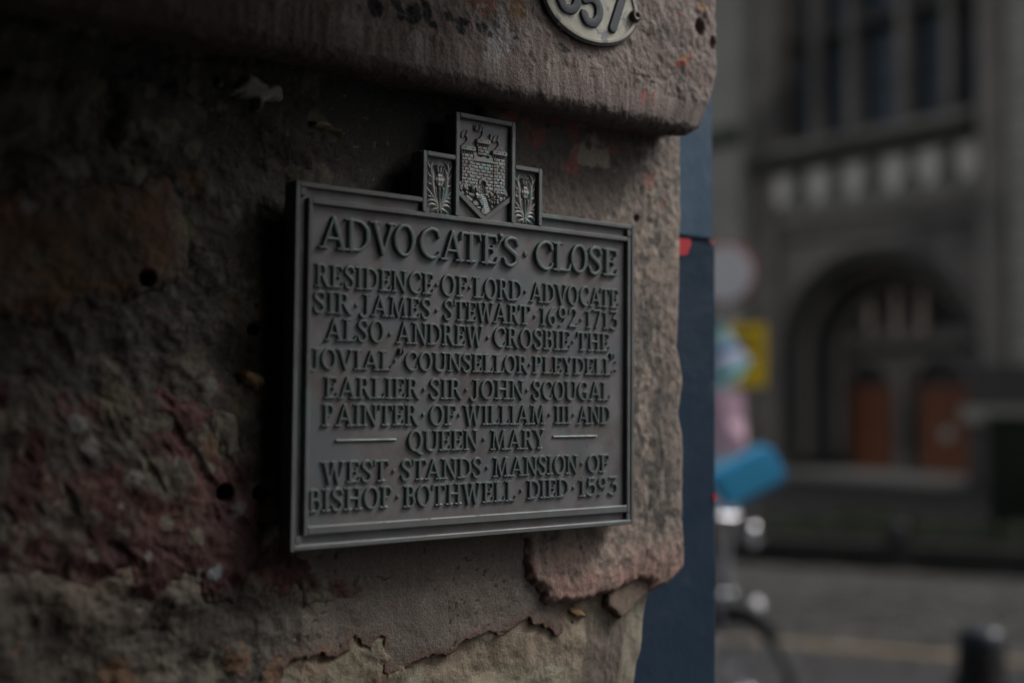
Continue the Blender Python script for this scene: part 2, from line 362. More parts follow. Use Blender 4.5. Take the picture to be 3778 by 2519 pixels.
# frieze, cornice, shields
cb('string_course', (X0, FY-.14, 5.80), (X1, FY-.001, 5.98), M['ash'], .04)
cb('string_course', (X0, FY-.08, 5.35), (X1, FY-.002, 5.45), M['ashd'], .03)
cb('cornice', (X0-.6, FY-.42, 7.12), (X1, FY-.003, 7.34), M['ashd'], .05)
cb('cornice_moss', (X0-.6, FY-.46, 7.34), (X1-.01, FY-.004, 7.46), M['moss'], .04)
cb('frieze_band', (X0, FY-.05, 6.0), (X1, FY-.0015, 7.11), M['ashl'], .01)
sk = MB(); sk.prism([(-.004, 7.47), (-.40, 7.47), (-.004, 7.75)], 0, X0+14.7-.3, X1+14.7-.02); sk.build('sloping_sill', M['ash'], ch)
for px, py in ((2790, 730), (2905, 700), (3040, 690), (3170, 670), (3320, 650), (3450, 620), (3600, 590)):
    x = fx(px); q = MB(); q.prism([(x+14.7-.26, 6.95), (x+14.7-.26, 6.5), (x+14.7-.17, 6.3), (x+14.7, 6.18), (x+14.7+.17, 6.3), (x+14.7+.26, 6.5), (x+14.7+.26, 6.95)], 1, -.20, -.052)
    q.build('carved_shield', M['ashm'], ch); q = MB(); q.box((x+14.7+.36, -.08, 6.1), (x+14.7+.58, -.005, 7.05), .02); q.build('frieze_panel', M['ashd'], ch)
# tall window
wz0, wz1 = 7.75, 13.5
g = cb('window', (X0, FY+.75, wz0-.2), (X1, FY+.82, wz1), M['glass'])
mx = [fx(a_) for a_ in (2860, 2985, 3120, 3315, 3490, 3612)]
for x in mx: cb('mullion', (x-.13, FY+.2, wz0-.1), (x+.13, FY+.7, wz1), M['ash'], .05)
for z in (10.2,): cb('transom', (X0, FY+.3, z), (X1, FY+.68, z+.22), M['ashd'], .04)
for i in range(len(mx)-1):
    for z in np.arange(wz0+.5, wz1, .62):
        cb('glazing_bar', (mx[i]+.13, FY+.70, z), (mx[i+1]-.13, FY+.745, z+.05), M['ashd'])
# projecting piers left and right
xl0, xl1 = fx(2600)-1.2, fx(2790)
cb('left_pier', (xl0, FY-.55, 0), (xl1, FY+2, 14.5), M['ashl'], .06)
cb('left_jamb', (xl1+.001, FY-.2, 0), (X0+.15, FY+1.1, 14.4), M['ash'], .05)
cb('pier_weathering', (xl0-.1, FY-.75, 7.9), (xl1+.05, FY-.56, 8.3), M['moss'], .04)
cb('pier_base', (xl0-.15, FY-.75, 0), (xl1+.15, FY-.56, 1.2), M['ash'], .04)
rb0 = float(at(3600, 700, 1, FY-.7)[0])
cb('right_buttress', (rb0, FY-.7, 1.45), (rb0+.62, FY+2, 14.5), M['ash'], .06)  # narrow edge strip in darker stone, its shadow put into the colour
cb('right_buttress', (rb0+.70, FY-.82, 1.45), (rb0+3.2, FY+2, 14.5), M['ashl'], .10)
for zc in np.arange(2.0, 14, .52): cb('course_joint', (rb0+.78, FY-.824, zc), (rb0+3.1, FY-.8205, zc+.03), M['ashd'])
z0 = float(at(3700, 1345, 1, FY-.9)[2]); z1 = float(at(3700, 1500, 1, FY-.9)[2]); z2 = float(at(3700, 1560, 1, FY-.9)[2])
cb('buttress_band', (rb0-.1, FY-.86, z1), (rb0+3.3, FY-.705, z0), M['ashd'], .03)
cb('buttress_ledge', (rb0-.2, FY-1.05, z2), (rb0+3.4, FY-.7, z1-.003), M['ashl'], .03)
cb('buttress_plinth', (rb0-.1, FY-.95, 0), (rb0+3.3, FY-.6, z2-.003), M['ashd'], .03)
# low dark wall, hedge, cabinet
M['hedge'] = mat('hedge_leaf', (.025, .036, .012), (.04, .05, .018), 6, .7, bump=.2)
lw = empty('low_wall', (*rp(1, rw+.02), 0), 'low dark stone wall along the far side of the road', 'wall')
lp = np.array(rp(1, rw+.02)); a = -7
while a < 8.5:
    L_ = random.uniform(.7, 1.0)
    for nm, za, zb, d in (('block', 0, .20, 0), ('coping', .203, .27, .03)):
        b_ = MB(); b_.box((0, -d, za), (L_-.008, .3+d, zb), .012); o = b_.build(nm, M['loww'], lw)
        q = np.array(rp(a, rw+.02))-lp; o.location = (q[0], q[1], 0); o.rotation_euler = (0, 0, ka)
    a += L_
hd = empty('hedge', (*rp(1, rw+.5), 0), 'low clipped green hedge behind the dark low wall', 'hedge')
rng = np.random.default_rng(3); n = 26000
A_ = rng.uniform(-7, 5.2, n); B_ = rng.uniform(.35, 1.1, n); Z_ = rng.uniform(.06, .47, n)+.04*np.sin(A_*3)
base = np.stack([K0[0]+kd[0]*A_+kn[0]*(rw+B_), K0[1]+kd[1]*A_+kn[1]*(rw+B_), Z_], 1)
d1 = rng.normal(size=(n, 3)); d1 /= np.linalg.norm(d1, axis=1)[:, None]; d2 = np.cross(d1, rng.normal(size=(n, 3))); d2 /= np.linalg.norm(d2, axis=1)[:, None]
s_ = rng.uniform(.02, .035, n)[:, None]
V = np.stack([base-d1*s_, base+d2*s_*.55, base+d1*s_, base-d2*s_*.55], 1).reshape(-1, 3)-np.array([*rp(1, rw+.5), 0])
me = D.meshes.new('leaves'); me.from_pydata(V.tolist(), [], np.arange(n*4).reshape(-1, 4).tolist()); me.update()
meta(link('leaves', me, M['hedge'], hd), kind='stuff')
for i in range(14):
    a = -7+.9*i; c_ = np.array(rp(a, rw+.72))-np.array(rp(1, rw+.5)); q = MB(); q.tube([(c_[0], c_[1], 0), (c_[0]+.03, c_[1], .36)], [.03, .012], 6); q.build('stem', M['loww'], hd)
M['cab'] = mat('dark_green_metal', (.004, .010, .005), (.006, .014, .007), 3, .35, bump=.1)
cp = at(3660, 2014, 2, 0.0); cp = CAM+(cp-CAM)*(14/ ((cp-CAM) @ _f)); 
cab = empty('utility_cabinet', (cp[0], cp[1], 0), 'dark green metal street cabinet near the buttress', 'cabinet', rz=math.radians(35))
b_ = MB(); b_.box((0, 0, 0), (1.3, .5, 1.42), .02); b_.build('body', M['cab'], cab)
b_ = MB(); b_.box((-.03, -.03, 1.423), (1.33, .53, 1.48), .015); b_.build('top', M['cab'], cab)
for k in range(2):
    b_ = MB(); b_.box((.04+.62*k, -.015, .1), (.63+.62*k, -.002, 1.35), .004); d_ = b_.build('door', M['cab'], cab)
    b_ = MB(); b_.box((.55+.1*k, -.04, .7), (.58+.1*k, -.016, .85), .004); b_.build('handle', M['black'], d_)
# ------------------------------------------------------------------ bollards
def bollard(px, py, depth, r, label, top=None):
    c_ = at(px, py, depth=depth); h = top or c_[2]
    t = empty('bollard', (c_[0], c_[1], 0), label, 'bollard', 'bollards by the street')
    b_ = MB(); b_.lathe([(r*1.55, 0), (r*1.55, .06), (r*1.35, .10), (r*1.28, .14), (r*1.05, h-.16), (r*.98, h-.085)], n=32); b_.build('post', M['black'], t)
    b_ = MB(); b_.lathe([(r*.99, h-.083), (r*1.02, h-.06), (r*1.0, h-.035), (r*.85, h-.01), (r*.5, h-.002), (.001, h)], n=32); b_.build('cap', M['capgrey'], t)
    b_ = MB(); b_.lathe([(r*1.3, h*.72), (r*1.32, h*.735), (r*1.3, h*.75)], n=32); b_.build('ring', M['black'], t)
bollard(3620, 2305, 4.4, .084, 'black tapering bollard with smooth grey top standing closest, on the pavement')
bollard(3315, 1925, 11.4, .085, 'small dark bollard in front of the low wall across the road')
# ------------------------------------------------------------------ road sign
M['post'] = mat('grey_post', (.22, .22, .24), (.28, .28, .3), 8, .45, bump=.1, metal=.2)
M['signw'] = mat('white_sign', (.84, .84, .88), (.88, .88, .9), 6, .35, bump=.0)
M['signr'] = mat('red_sign_border', (.30, .05, .04), (.32, .06, .05), 6, .4, bump=.0)
M['signy'] = mat('yellow_plate', (.92, .62, .02), (.94, .66, .03), 6, .4, bump=.0)
sp_ = at(2672, 1010, depth=9.0); view = np.array([_f[0], _f[1], 0]); view /= np.linalg.norm(view)
rzs = math.atan2(view[1], view[0])-math.pi/2        # local -Y looks at the close
sg = empty('road_sign', (sp_[0], sp_[1], 0), 'round white red-edged road sign on a grey post above a yellow plate', 'road sign', rz=rzs-.25)
b_ = MB(); b_.tube([(0, .03, 0), (0, .03, sp_[2]+.32)], .038, 16); b_.build('post', M['post'], sg)
b_ = MB(); b_.lathe([(.21, 0), (.24, 0), (.24, .012), (.21, .012)], (0, -.03, sp_[2]), 40, 'Y'); b_.build('red_border', M['signr'], sg)
b_ = MB(); b_.lathe([(.214, -.004), (.214, .01)], (0, -.03, sp_[2]), 40, 'Y'); b_.build('disc', M['signw'], sg)
b_ = MB(); z = at(2770, 1312, depth=9.0)[2]; b_.box((.03, -.022, z-.235), (.31, -.014, z+.235), .003); o = b_.build('yellow_plate', M['signy'], sg)
for k, w in enumerate((.2, .24, .16)):
    b_ = MB(); b_.box((.06, -.0265, z+.12-.1*k), (.06+w*.85, -.023, z+.15-.1*k)); b_.build('printed_line', M['black'], o)
for dz in (-.12, .12):
    b_ = MB(); b_.box((-.05, -.012, sp_[2]+dz-.015), (.05, .075, sp_[2]+dz+.015), .003); b_.build('clip', M['post'], sg)
# ------------------------------------------------------------------ striped pennant, pink cloth on a souvenir stand
def stripes(name, cols, sc, ang):
    m = D.materials.new(name); m.use_nodes = True; n = m.node_tree.nodes; L = m.node_tree.links; b = n['Principled BSDF']; b.inputs['Roughness'].default_value = .6
    tc = n.new('ShaderNodeTexCoord'); mp = n.new('ShaderNodeMapping'); mp.inputs['Rotation'].default_value = (0, ang, 0); mp.inputs['Scale'].default_value = (sc, sc, sc)
    L.new(tc.outputs['Object'], mp.inputs[0]); sx = n.new('ShaderNodeSeparateXYZ'); L.new(mp.outputs[0], sx.inputs[0])
    fr = n.new('ShaderNodeMath'); fr.operation = 'FRACT'; L.new(sx.outputs['Z'], fr.inputs[0])
    cr = n.new('ShaderNodeValToRGB'); cr.color_ramp.interpolation = 'CONSTANT'; L.new(fr.outputs[0], cr.inputs[0])
    while len(cr.color_ramp.elements) < len(cols): cr.color_ramp.elements.new(.5)
    for i, c in enumerate(cols): cr.color_ramp.elements[i].position = i/len(cols); cr.color_ramp.elements[i].color = (*c, 1)
    L.new(cr.outputs[0], b.inputs['Base Color']); return m
M['pennant'] = stripes('striped_cloth', [(.55, .75, .80), (.05, .42, .36), (.50, .62, .85), (.75, .8, .85), (.12, .2, .6), (.45, .75, .75)], 5.5, math.radians(38))
M['pink'] = mat('pink_cloth', (.68, .42, .52), (.78, .52, .62), 6, .7, bump=.2, bs=40, bd=.01)
M['pale'] = mat('pale_cloth', (.48, .58, .66), (.62, .68, .76), 5, .7, bump=.2, bs=40, bd=.01)
M['bluebag'] = mat('bright_blue_fabric', (.06, .46, .80), (.09, .52, .86), 8, .45, bump=.2, bs=40, bd=.006)
dS = 5.6; rzv = rzs
def cloth(name, pts, m, parent, o3, thick=.012, wob=.02):
    b_ = MB(); v = []; n = len(pts)
    P = [at(x, y, depth=dS) for x, y in pts]; c_ = sum(P)/n; nv = -_f
    for s in (0, 1):
        for k, p in enumerate(P): v.append(tuple(p-np.array(o3)+nv*(thick*s+wob*math.sin(k*1.7))))
        v.append(tuple(c_-np.array(o3)+nv*(thick*s+wob)))
    f = [(i, (i+1) % n, n) for i in range(n)]+[((i+1) % n+n+1, i+n+1, 2*n+1) for i in range(n)]+[((i+1) % n, i, i+n+1, (i+1) % n+n+1) for i in range(n)]
    b_.add(v, f); return b_.build(name, m, parent)
s0 = at(2590, 1500, depth=dS)
st = empty('souvenir_stand', (s0[0], s0[1], 0), 'souvenir stand behind the blue pilaster hung with a striped pennant and pink cloth', 'stand')
so3 = (s0[0], s0[1], 0)
b_ = MB(); b_.tube([(0, 0, 0), (0, 0, 2.15)], .022, 12); b_.tube([(-.25, -.2, .02), (.25, .2, .02)], .02, 8); b_.tube([(-.2, .25, .02), (.2, -.25, .02)], .02, 8); b_.build('pole', M['post'], st)
hk = at(2690, 1205, depth=dS)-np.array(so3); b_ = MB(); b_.tube([(0, 0, 2.02), (hk[0], hk[1], 2.02)], .010, 8); b_.build('arm', M['post'], st)
cloth('pennant', [(2560, 1185), (2665, 1195), (2720, 1260), (2775, 1335), (2720, 1400), (2650, 1450), (2560, 1470)], M['pennant'], st, so3)
cloth('pink_cloth', [(2560, 1440), (2655, 1440), (2745, 1450), (2750, 1550), (2752, 1640), (2700, 1685), (2560, 1690)], M['pink'], st, so3)
cloth('pale_cloth', [(2560, 1660), (2690, 1670), (2725, 1700), (2722, 1800), (2718, 1905), (2560, 1910)], M['pale'], st, so3)
# ------------------------------------------------------------------ bicycle, front wheel towards the close
M['tyre'] = mat('black_rubber', (.012, .012, .012), (.02, .02, .02), 30, .6, bump=.1)
M['chrome'] = mat('chrome', (.62, .62, .66), (.7, .7, .74), 30, .14, metal=1.0, bump=.0)
M['silver'] = mat('silver_paint', (.16, .17, .19), (.22, .23, .26), 20, .3, metal=.6, bump=.0)
bp_ = at(2735, 2200, depth=5.2)
bk = empty('bicycle', (bp_[0], bp_[1], .005), 'parked bicycle with chrome lamp and bright blue handlebar bag beside the blue pilaster', 'bicycle', rz=float(math.atan2(*( -.85*view+.52*np.array([_r0[0],_r0[1],0]))[[1,0]])))
# local: +X forward (towards viewer after rotation handled below), Z up
def wheel(x0):
    w_ = link('wheel', None, parent=bk); w_.location = (x0, 0, .345)
    b_ = MB(); R_ = .325; b_.tube([(R_*math.cos(2*math.pi*i/40), 0, R_*math.sin(2*math.pi*i/40)) for i in range(40)], .02, 8, True); b_.build('tyre', M['tyre'], w_)
    b_ = MB(); R_ = .298; b_.tube([(R_*math.cos(2*math.pi*i/40), 0, R_*math.sin(2*math.pi*i/40)) for i in range(40)], .012, 6, True); b_.build('rim', M['chrome'], w_)
    b_ = MB()
    for i in range(28):
        t = 2*math.pi*i/28; b_.tube([(.02*math.cos(t+.8), .03*(-1)**i, .02*math.sin(t+.8)), (.295*math.cos(t), 0, .295*math.sin(t))], .0016, 4)
    b_.build('spokes', M['chrome'], w_)
    b_ = MB(); b_.lathe([(.022, -.05), (.026, -.035), (.014, -.02), (.014, .02), (.026, .035), (.022, .05)], n=14, axis='Y'); b_.build('hub', M['chrome'], w_)
wheel(0); wheel(-1.05)
bm_ = MB(); bm_.tube([(-.12, 0, .80), (-.48, 0, .30)], .017); bm_.tube([(-.12, 0, .84), (-.60, 0, .82)], .015); bm_.tube([(-.48, 0, .30), (-.64, 0, .90)], .016)
for s in (-1, 1): bm_.tube([(-.48, s*.03, .30), (-1.05, s*.06, .345)], .010); bm_.tube([(-.62, s*.03, .80), (-1.05, s*.06, .345)], .009)
bm_.tube([(-.10, 0, .76), (-.14, 0, .92)], .020); bm_.build('frame', M['silver'], bk)
bm_ = MB()
for s in (-1, 1): bm_.tube([(-.10, s*.03, .76), (-.09, s*.055, .70), (-.01, s*.055, .38), (0, s*.055, .345)], [.014, .014, .011, .009])
bm_.tube([(-.10, -.04, .755), (-.10, .04, .755)], .018); bm_.build('fork', M['silver'], bk)
bm_ = MB(); bm_.tube([(-.14, 0, .9), (-.15, 0, 1.05), (-.07, 0, 1.10)], .013); bm_.tube([(-.22, -.30, 1.13), (-.08, -.22, 1.12), (-.06, 0, 1.10), (-.08, .22, 1.12), (-.22, .30, 1.13)], .012); bm_.build('handlebar', M['chrome'], bk)
for s in (-1, 1): b_ = MB(); b_.tube([(-.14, s*.255, 1.127), (-.25, s*.315, 1.132)], .018); b_.build('grip', M['tyre'], bk)
b_ = MB(); b_.lathe([(.01, -.05), (.03, -.045), (.045, -.01), (.05, .02), (.045, .028), (.001, .03)], (.02, .04, 1.03), 20, 'X'); b_.build('lamp', M['chrome'], bk)
b_ = MB(); b_.lathe([(.03, 0), (.031, .012), (.022, .028), (.001, .034)], (-.07, -.08, 1.125), 16); b_.build('bell', M['chrome'], bk)
b_ = MB(); R_ = .36; b_.tube([(R_*math.cos(t), 0, .345+R_*math.sin(t)) for t in np.linspace(.9, 2.7, 16)], .016, 8); b_.build('mudguard', M['tyre'], bk)
b_ = MB(); b_.tube([(-.52, 0, .94), (-.62, 0, .955), (-.72, 0, .96), (-.80, 0, .965)], [.02, .04, .075, .06], 12); b_.build('saddle', M['tyre'], bk)
b_ = MB(); b_.lathe([(.03, 0), (.032, .01), (.001, .014)], (.08, .01, .735), 14, 'X'); b_.build('front_reflector', M['signw'], bk)
bagc = at(2776, 1742, depth=5.15); 
bg_ = empty('blue_bag', (bagc[0], bagc[1], bagc[2]), 'bright blue waterproof bag tilted above the bicycle handlebar', 'bag', rz=rzs)
b_ = MB(); b_.box((-.18, -.09, -.08), (.11, .09, .085), .018)
o = b_.build('body', M['bluebag'], bg_); o.rotation_euler = (0, math.radians(-28), 0)
b_ = MB(); b_.tube([(-.10, 0, -.07), (-.03, .0, -.20), (.0, .02, -.26)], .012, 8); b_.build('strap', M['tyre'], bg_)
# ------------------------------------------------------------------ blue shopfront pilaster beyond the corner
def yat(px, py, X): return float(at(px, py, 0, X)[1])
XB = -.030; zj = float(at(2560, 884, 0, XB)[2]); yr = yat(2643, 1300, XB)
bl = empty('shopfront_pilaster', (XB-.2, .5, 0), 'blue painted wooden shopfront pilaster just beyond the stone corner', 'pilaster')
bo = (XB-.2, .5, 0)
def bb_(name, a, b, m, bev=.003, parent=bl):
    q = MB(); q.box(tuple(a[i]-bo[i] for i in range(3)), tuple(b[i]-bo[i] for i in range(3)), bev); return q.build(name, m, parent)
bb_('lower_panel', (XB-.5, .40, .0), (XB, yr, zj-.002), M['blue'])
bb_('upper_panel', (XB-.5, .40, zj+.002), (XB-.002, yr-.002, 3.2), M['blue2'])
bb_('bead', (XB-.5, .41, zj-.0018), (XB-.006, yr-.005, zj+.0018), M['blue'], .0005)
def patch(name, pts, X, m, parent, o3, th=.0012):
    q = MB(); P = [at(x*1.60629, y*1.60629, 0, X) for x, y in pts]
    q.prism([(p[1]-o3[1], p[2]-o3[2]) for p in P][::-1], 0, X-o3[0]-.001, X-o3[0]+th); return q.build(name, m, parent)
patch('red_paint', [(1545, 547), (1583, 549), (1586, 560), (1577, 585), (1545, 588)], XB, M['red'], bl, bo)
patch('red_paint', [(1636, 1134), (1643, 1133), (1644, 1149), (1638, 1150)], XB, M['red'], bl, bo)
patch('red_paint', [(1632, 552), (1641, 553), (1641, 557), (1633, 557)], XB, M['red'], bl, bo)
bb_('shop_stallriser', (-5, .50, 0), (XB-.52, .60, .7), M['blue']); bb_('shop_fascia', (-5, .50, 2.7), (XB-.52, .75, 3.3), M['blue'])
sg_ = bb_('shop_window', (-5, .50, .702), (XB-.52, .53, 2.698), M['glass'])
# ------------------------------------------------------------------ the tenement over the close
M['far_wall'] = mat('dark_close_masonry', (.045, .041, .038), (.075, .068, .062), 5, .85, bump=.6, bs=18, bd=.02, c3=(.07, .062, .055), s3=2)
tn = empty('tenement', (0, .47, 0), 'stone tenement that bridges the narrow close overhead', 'building')
def tb(name, a, b, m=None):
    q = MB(); q.box((a[0], a[1]-.47, a[2]), (b[0], b[1]-.47, b[2])); return q.build(name, m or M['far_wall'], tn)
CW, CH = 1.55, 2.245
tb('opposite_wall', (CW, -7, 0), (CW+.6, .46, CH)); tb('vault_ceiling', (-.5, -7, CH), (CW+.6, .46, CH+.3)); tb('end_wall', (-.5, -7.3, 0), (CW+.6, -7.002, CH+.3))
tb('street_wall', (-14, -6, 3.31), (-.002, .46, 7.5)); tb('street_wall', (0, -6, CH+.302), (CW, .46, 7.5)); tb('street_wall', (CW+.602, -6, 0), (16, .46, 7.5)); tb('street_wall', (CW+.002, -6, CH+.302), (CW+.6, .46, 7.5))
tb('left_mass', (-14, -7, 0), (-.50, .40, 3.308)); 
for k in range(12):
    tb('close_flagstone', (0.02, -6.9+.6*k, -.001), (CW-.02, -6.9+.6*k+.59, .012), M['slab'])
# ------------------------------------------------------------------ near wall of the close: mortar and stones as relief
S = 1.60629; YC = .4788+.0
def P2(pts, X=0.0, s=S):
    return np.array([at(x*s, y*s, 0, X)[1:] for x, y in pts])
edge_px = [(1556, 200), (1556, 310), (1557, 500), (1553, 700), (1549, 800), (1560, 850), (1563, 880), (1553, 950), (1562, 1010), (1561, 1200), (1562, 1290), (1549, 1330), (1520, 1352), (1503, 1372), (1500, 1400), (1490, 1470), (1471, 1568), (1462, 1700)]
EP = P2(edge_px); EP = EP[np.argsort(EP[:, 1])]
def yedge(z): return np.interp(z, EP[:, 1], EP[:, 0])
def warp(Y, Z):
    return Y+(yedge(Z)+.0015*(fbm(Z*90, Z*0, 5, 3)-.5)-YC)*ss(.36, YC, Y)
YE0, YE1, ZE0, ZE1 = -.50, YC, 1.20, 2.02
def lerp(a, b, t): return a+(b-a)*t[..., None]
C = lambda *c: np.array(c)
_bg, _wh, _yl, _bl, _or = (.18, .16, .125), (.26, .25, .235), (.15, .135, .075), (.30, .34, .38), (.19, .105, .055)
SPOTS = [(P2([(x, y)], s=1.0)[0], r*.00045, c) for x, y, r, c in ((826, 398, 16, _yl), (1163, 474, 26, _bg), (1215, 490, 14, _wh), (704, 536, 18, _bg), (700, 673, 18, _or), (528, 467, 18, _bg), (99, 765, 12, _wh), (849, 1113, 12, _or), (283, 612, 22, _wh), (230, 612, 18, _bg), (490, 612, 24, _bg), (712, 995, 10, _bg), (681, 834, 22, _yl), (612, 490, 22, _bg),
    (320, 1646, 18, _wh), (509, 1566, 16, _bg), (269, 1562, 18, _wh), (782, 1410, 22, _wh), (816, 1419, 16, _or), (462, 1478, 26, _bg), (412, 1494, 22, _yl), (496, 1751, 14, _wh), (572, 1713, 14, _bg), (875, 1873, 20, _wh), (782, 2108, 13, _bl), (450, 2108, 12, _or), (341, 2045, 12, _bg), (530, 2049, 14, _wh), (605, 1923, 14, _bg), (706, 1982, 16, _bg), (933, 2159, 24, _bg), (1170, 2200, 22, _bg), (880, 1500, 22, _yl), (860, 1560, 14, _yl), (700, 1620, 18, _bg), (790, 1640, 22, _or), (770, 2480, 34, _bg), (890, 2450, 30, _or), (620, 2470, 30, _bg), (430, 2500, 34, _or), (1010, 2470, 26, _or), (400, 1340, 16, _bg), (560, 690, 16, _bg))]
def surf_color(Y, Z, kind):
    n1 = fbm(Y*22, Z*22, 11, 5); n2 = fbm(Y*7, Z*7, 31, 4); n3 = fbm(Y*90, Z*90, 47, 4); n4 = fbm(Y*45+3, Z*30, 61, 5)
    def base(c): return np.ones(Y.shape+(3,))*np.array(c)
    if kind == 'mortar':
        c = base((.225, .178, .142))
        c = lerp(c, C(.17, .145, .125), ss(.42, .62, n2)); c = lerp(c, C(.26, .215, .175), ss(.55, .72, n1)*.4)
        # soot and painted-in shade left of and above the plaque
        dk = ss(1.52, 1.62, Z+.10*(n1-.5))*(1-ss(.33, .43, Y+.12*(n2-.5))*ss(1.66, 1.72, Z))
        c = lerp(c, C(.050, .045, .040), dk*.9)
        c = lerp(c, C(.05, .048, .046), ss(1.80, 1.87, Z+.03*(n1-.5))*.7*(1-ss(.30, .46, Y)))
        r = ss(.62, .66, fbm(Y*30, Z*42, 91, 4))*ss(-.05, .05, -Y+.18)
        c = lerp(c, C(.15, .135, .095), r*.6*ss(1.50, 1.56, Z))
        c = lerp(c, C(.036, .030, .024), (1-ss(1.44, 1.50, Z))*(1-ss(-.06, .10, Y+.04*(n1-.5)))*.8)  # lower left darkened: dim light deep in the close painted in
        # speckles
        c = lerp(c, C(.03, .026, .022), ss(.84, .93, vnoise(Y*340, Z*340, 3))*ss(.42, .58, n1)*.9)
        c = lerp(c, C(.26, .09, .06), ss(.93, .97, vnoise(Y*300, Z*300, 8))*.7)
        c = lerp(c, C(.36, .31, .26), ss(.95, .98, vnoise(Y*300, Z*300, 18))*.6)
    elif kind == 'quoin':
        c = base((.315, .252, .213)); c = lerp(c, C(.42, .35, .29), ss(.45, .7, n1)); c = lerp(c, C(.29, .25, .22), ss(.48, .68, n2)*.6)
        pk = 1-ss(1.43, 1.50, Z+.03*(n1-.5)); c = lerp(c, C(.36, .20, .17), pk*.75)
        # vertical soot streaks in the middle of the stone
        st_ = ss(.40, .66, .5*fbm(Y*170, Z*80, 77, 4)+.5*fbm(Y*40, Z*16, 78, 4))*np.exp(-((Y-.430-.006*np.sin(Z*30))/.024)**2)*ss(1.44, 1.50, Z)
        c = lerp(c, C(.075, .068, .062), np.clip(st_*1.6, 0, .88))
        c = lerp(c, C(.10, .09, .08), ss(.50, .66, fbm(Y*130, Z*90, 79, 4))*.45)
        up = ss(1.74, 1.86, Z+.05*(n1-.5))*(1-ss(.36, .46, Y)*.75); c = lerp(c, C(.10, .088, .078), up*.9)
        c = lerp(c, C(.42, .37, .30), ss(.60, .66, n4)*ss(.30, .34, Y)*(1-ss(.37, .42, Y))*ss(1.77, 1.82, Z)*.8)
        c = lerp(c, C(.34, .10, .08), ss(.66, .70, fbm(Y*40, Z*40, 19, 4))*ss(1.80, 1.85, Z)*.6)
        c = lerp(c, C(.08, .07, .065), ss(.64, .72, n3)*.7)
    elif kind == 'pale':
        c = base((.33, .31, .225)); c = lerp(c, C(.25, .235, .175), ss(.4, .62, n1)); c = lerp(c, C(.27, .19, .145), ss(.50, .62, n2)*.6)
        c = lerp(c, C(.40, .38, .29), ss(.6, .7, n4)*.6)
    elif kind == 'paled':
        c = base((.22, .185, .145)); c = lerp(c, C(.17, .14, .115), ss(.4, .62, n1)); c = lerp(c, C(.34, .31, .24), ss(.435, .448, Y+.01*(n1-.5))*.8)
    elif kind == 'yellow':
        c = base((.30, .27, .15)); c = lerp(c, C(.30, .17, .08), ss(.5, .6, n1)); c = lerp(c, C(.20, .17, .14), ss(.5, .6, n2)*.7)
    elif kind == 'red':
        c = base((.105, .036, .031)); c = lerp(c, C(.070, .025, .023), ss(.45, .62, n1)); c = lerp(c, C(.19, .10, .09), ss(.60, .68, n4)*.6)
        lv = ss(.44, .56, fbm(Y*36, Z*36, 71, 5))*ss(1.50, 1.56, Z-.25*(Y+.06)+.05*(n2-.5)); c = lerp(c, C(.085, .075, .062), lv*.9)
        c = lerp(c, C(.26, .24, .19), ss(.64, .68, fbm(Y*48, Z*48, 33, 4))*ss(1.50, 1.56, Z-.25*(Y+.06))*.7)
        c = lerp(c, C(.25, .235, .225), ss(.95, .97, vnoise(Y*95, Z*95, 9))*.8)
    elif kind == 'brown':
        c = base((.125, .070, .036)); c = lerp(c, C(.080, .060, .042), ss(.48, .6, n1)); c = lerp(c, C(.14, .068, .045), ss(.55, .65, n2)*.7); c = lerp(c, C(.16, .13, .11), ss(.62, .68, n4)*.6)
    elif kind == 'dark':
        c = base((.08, .075, .064)); c = lerp(c, C(.05, .047, .043), ss(.45, .6, n1)); c = lerp(c, C(.15, .14, .12), ss(.62, .67, n4)*.8)
    elif kind == 'chip':
        c = base((.22, .165, .13)); c = lerp(c, C(.16, .11, .085), ss(.4, .6, n1)*.7)
    elif kind == 'orange':
        c = base((.36, .22, .11)); c = lerp(c, C(.28, .2, .14), ss(.5, .6, n1))
    elif kind == 'lime':
        c = base((.42, .41, .40)); c = lerp(c, C(.3, .29, .28), ss(.5, .6, n1))
    if kind in ('mortar', 'red', 'brown', 'dark'):
        for (a_, b_), r_, cc in SPOTS:
            m_ = (np.abs(Y-a_) < .03) & (np.abs(Z-b_) < .03)
            if m_.any():
                d = np.hypot(Y[m_]-a_, (Z[m_]-b_)*.9)/r_+1.3*(n3[m_]-.5)+.9*(n4[m_]-.5); k = ss(1.0, .6, d)[:, None]*.8
                c[m_] = c[m_]*(1-k)+np.array(cc)*k
        pb = ss(.66, .76, vnoise(Y*150, Z*150, 61))*ss(.45, .60, fbm(Y*24, Z*24, 62, 3))*ss(1.50, 1.56, Z)*(1-ss(-.02, .03, Y))*.55
        c = lerp(c, C(.15, .135, .10), pb)
    return np.clip(c, .008, .8)
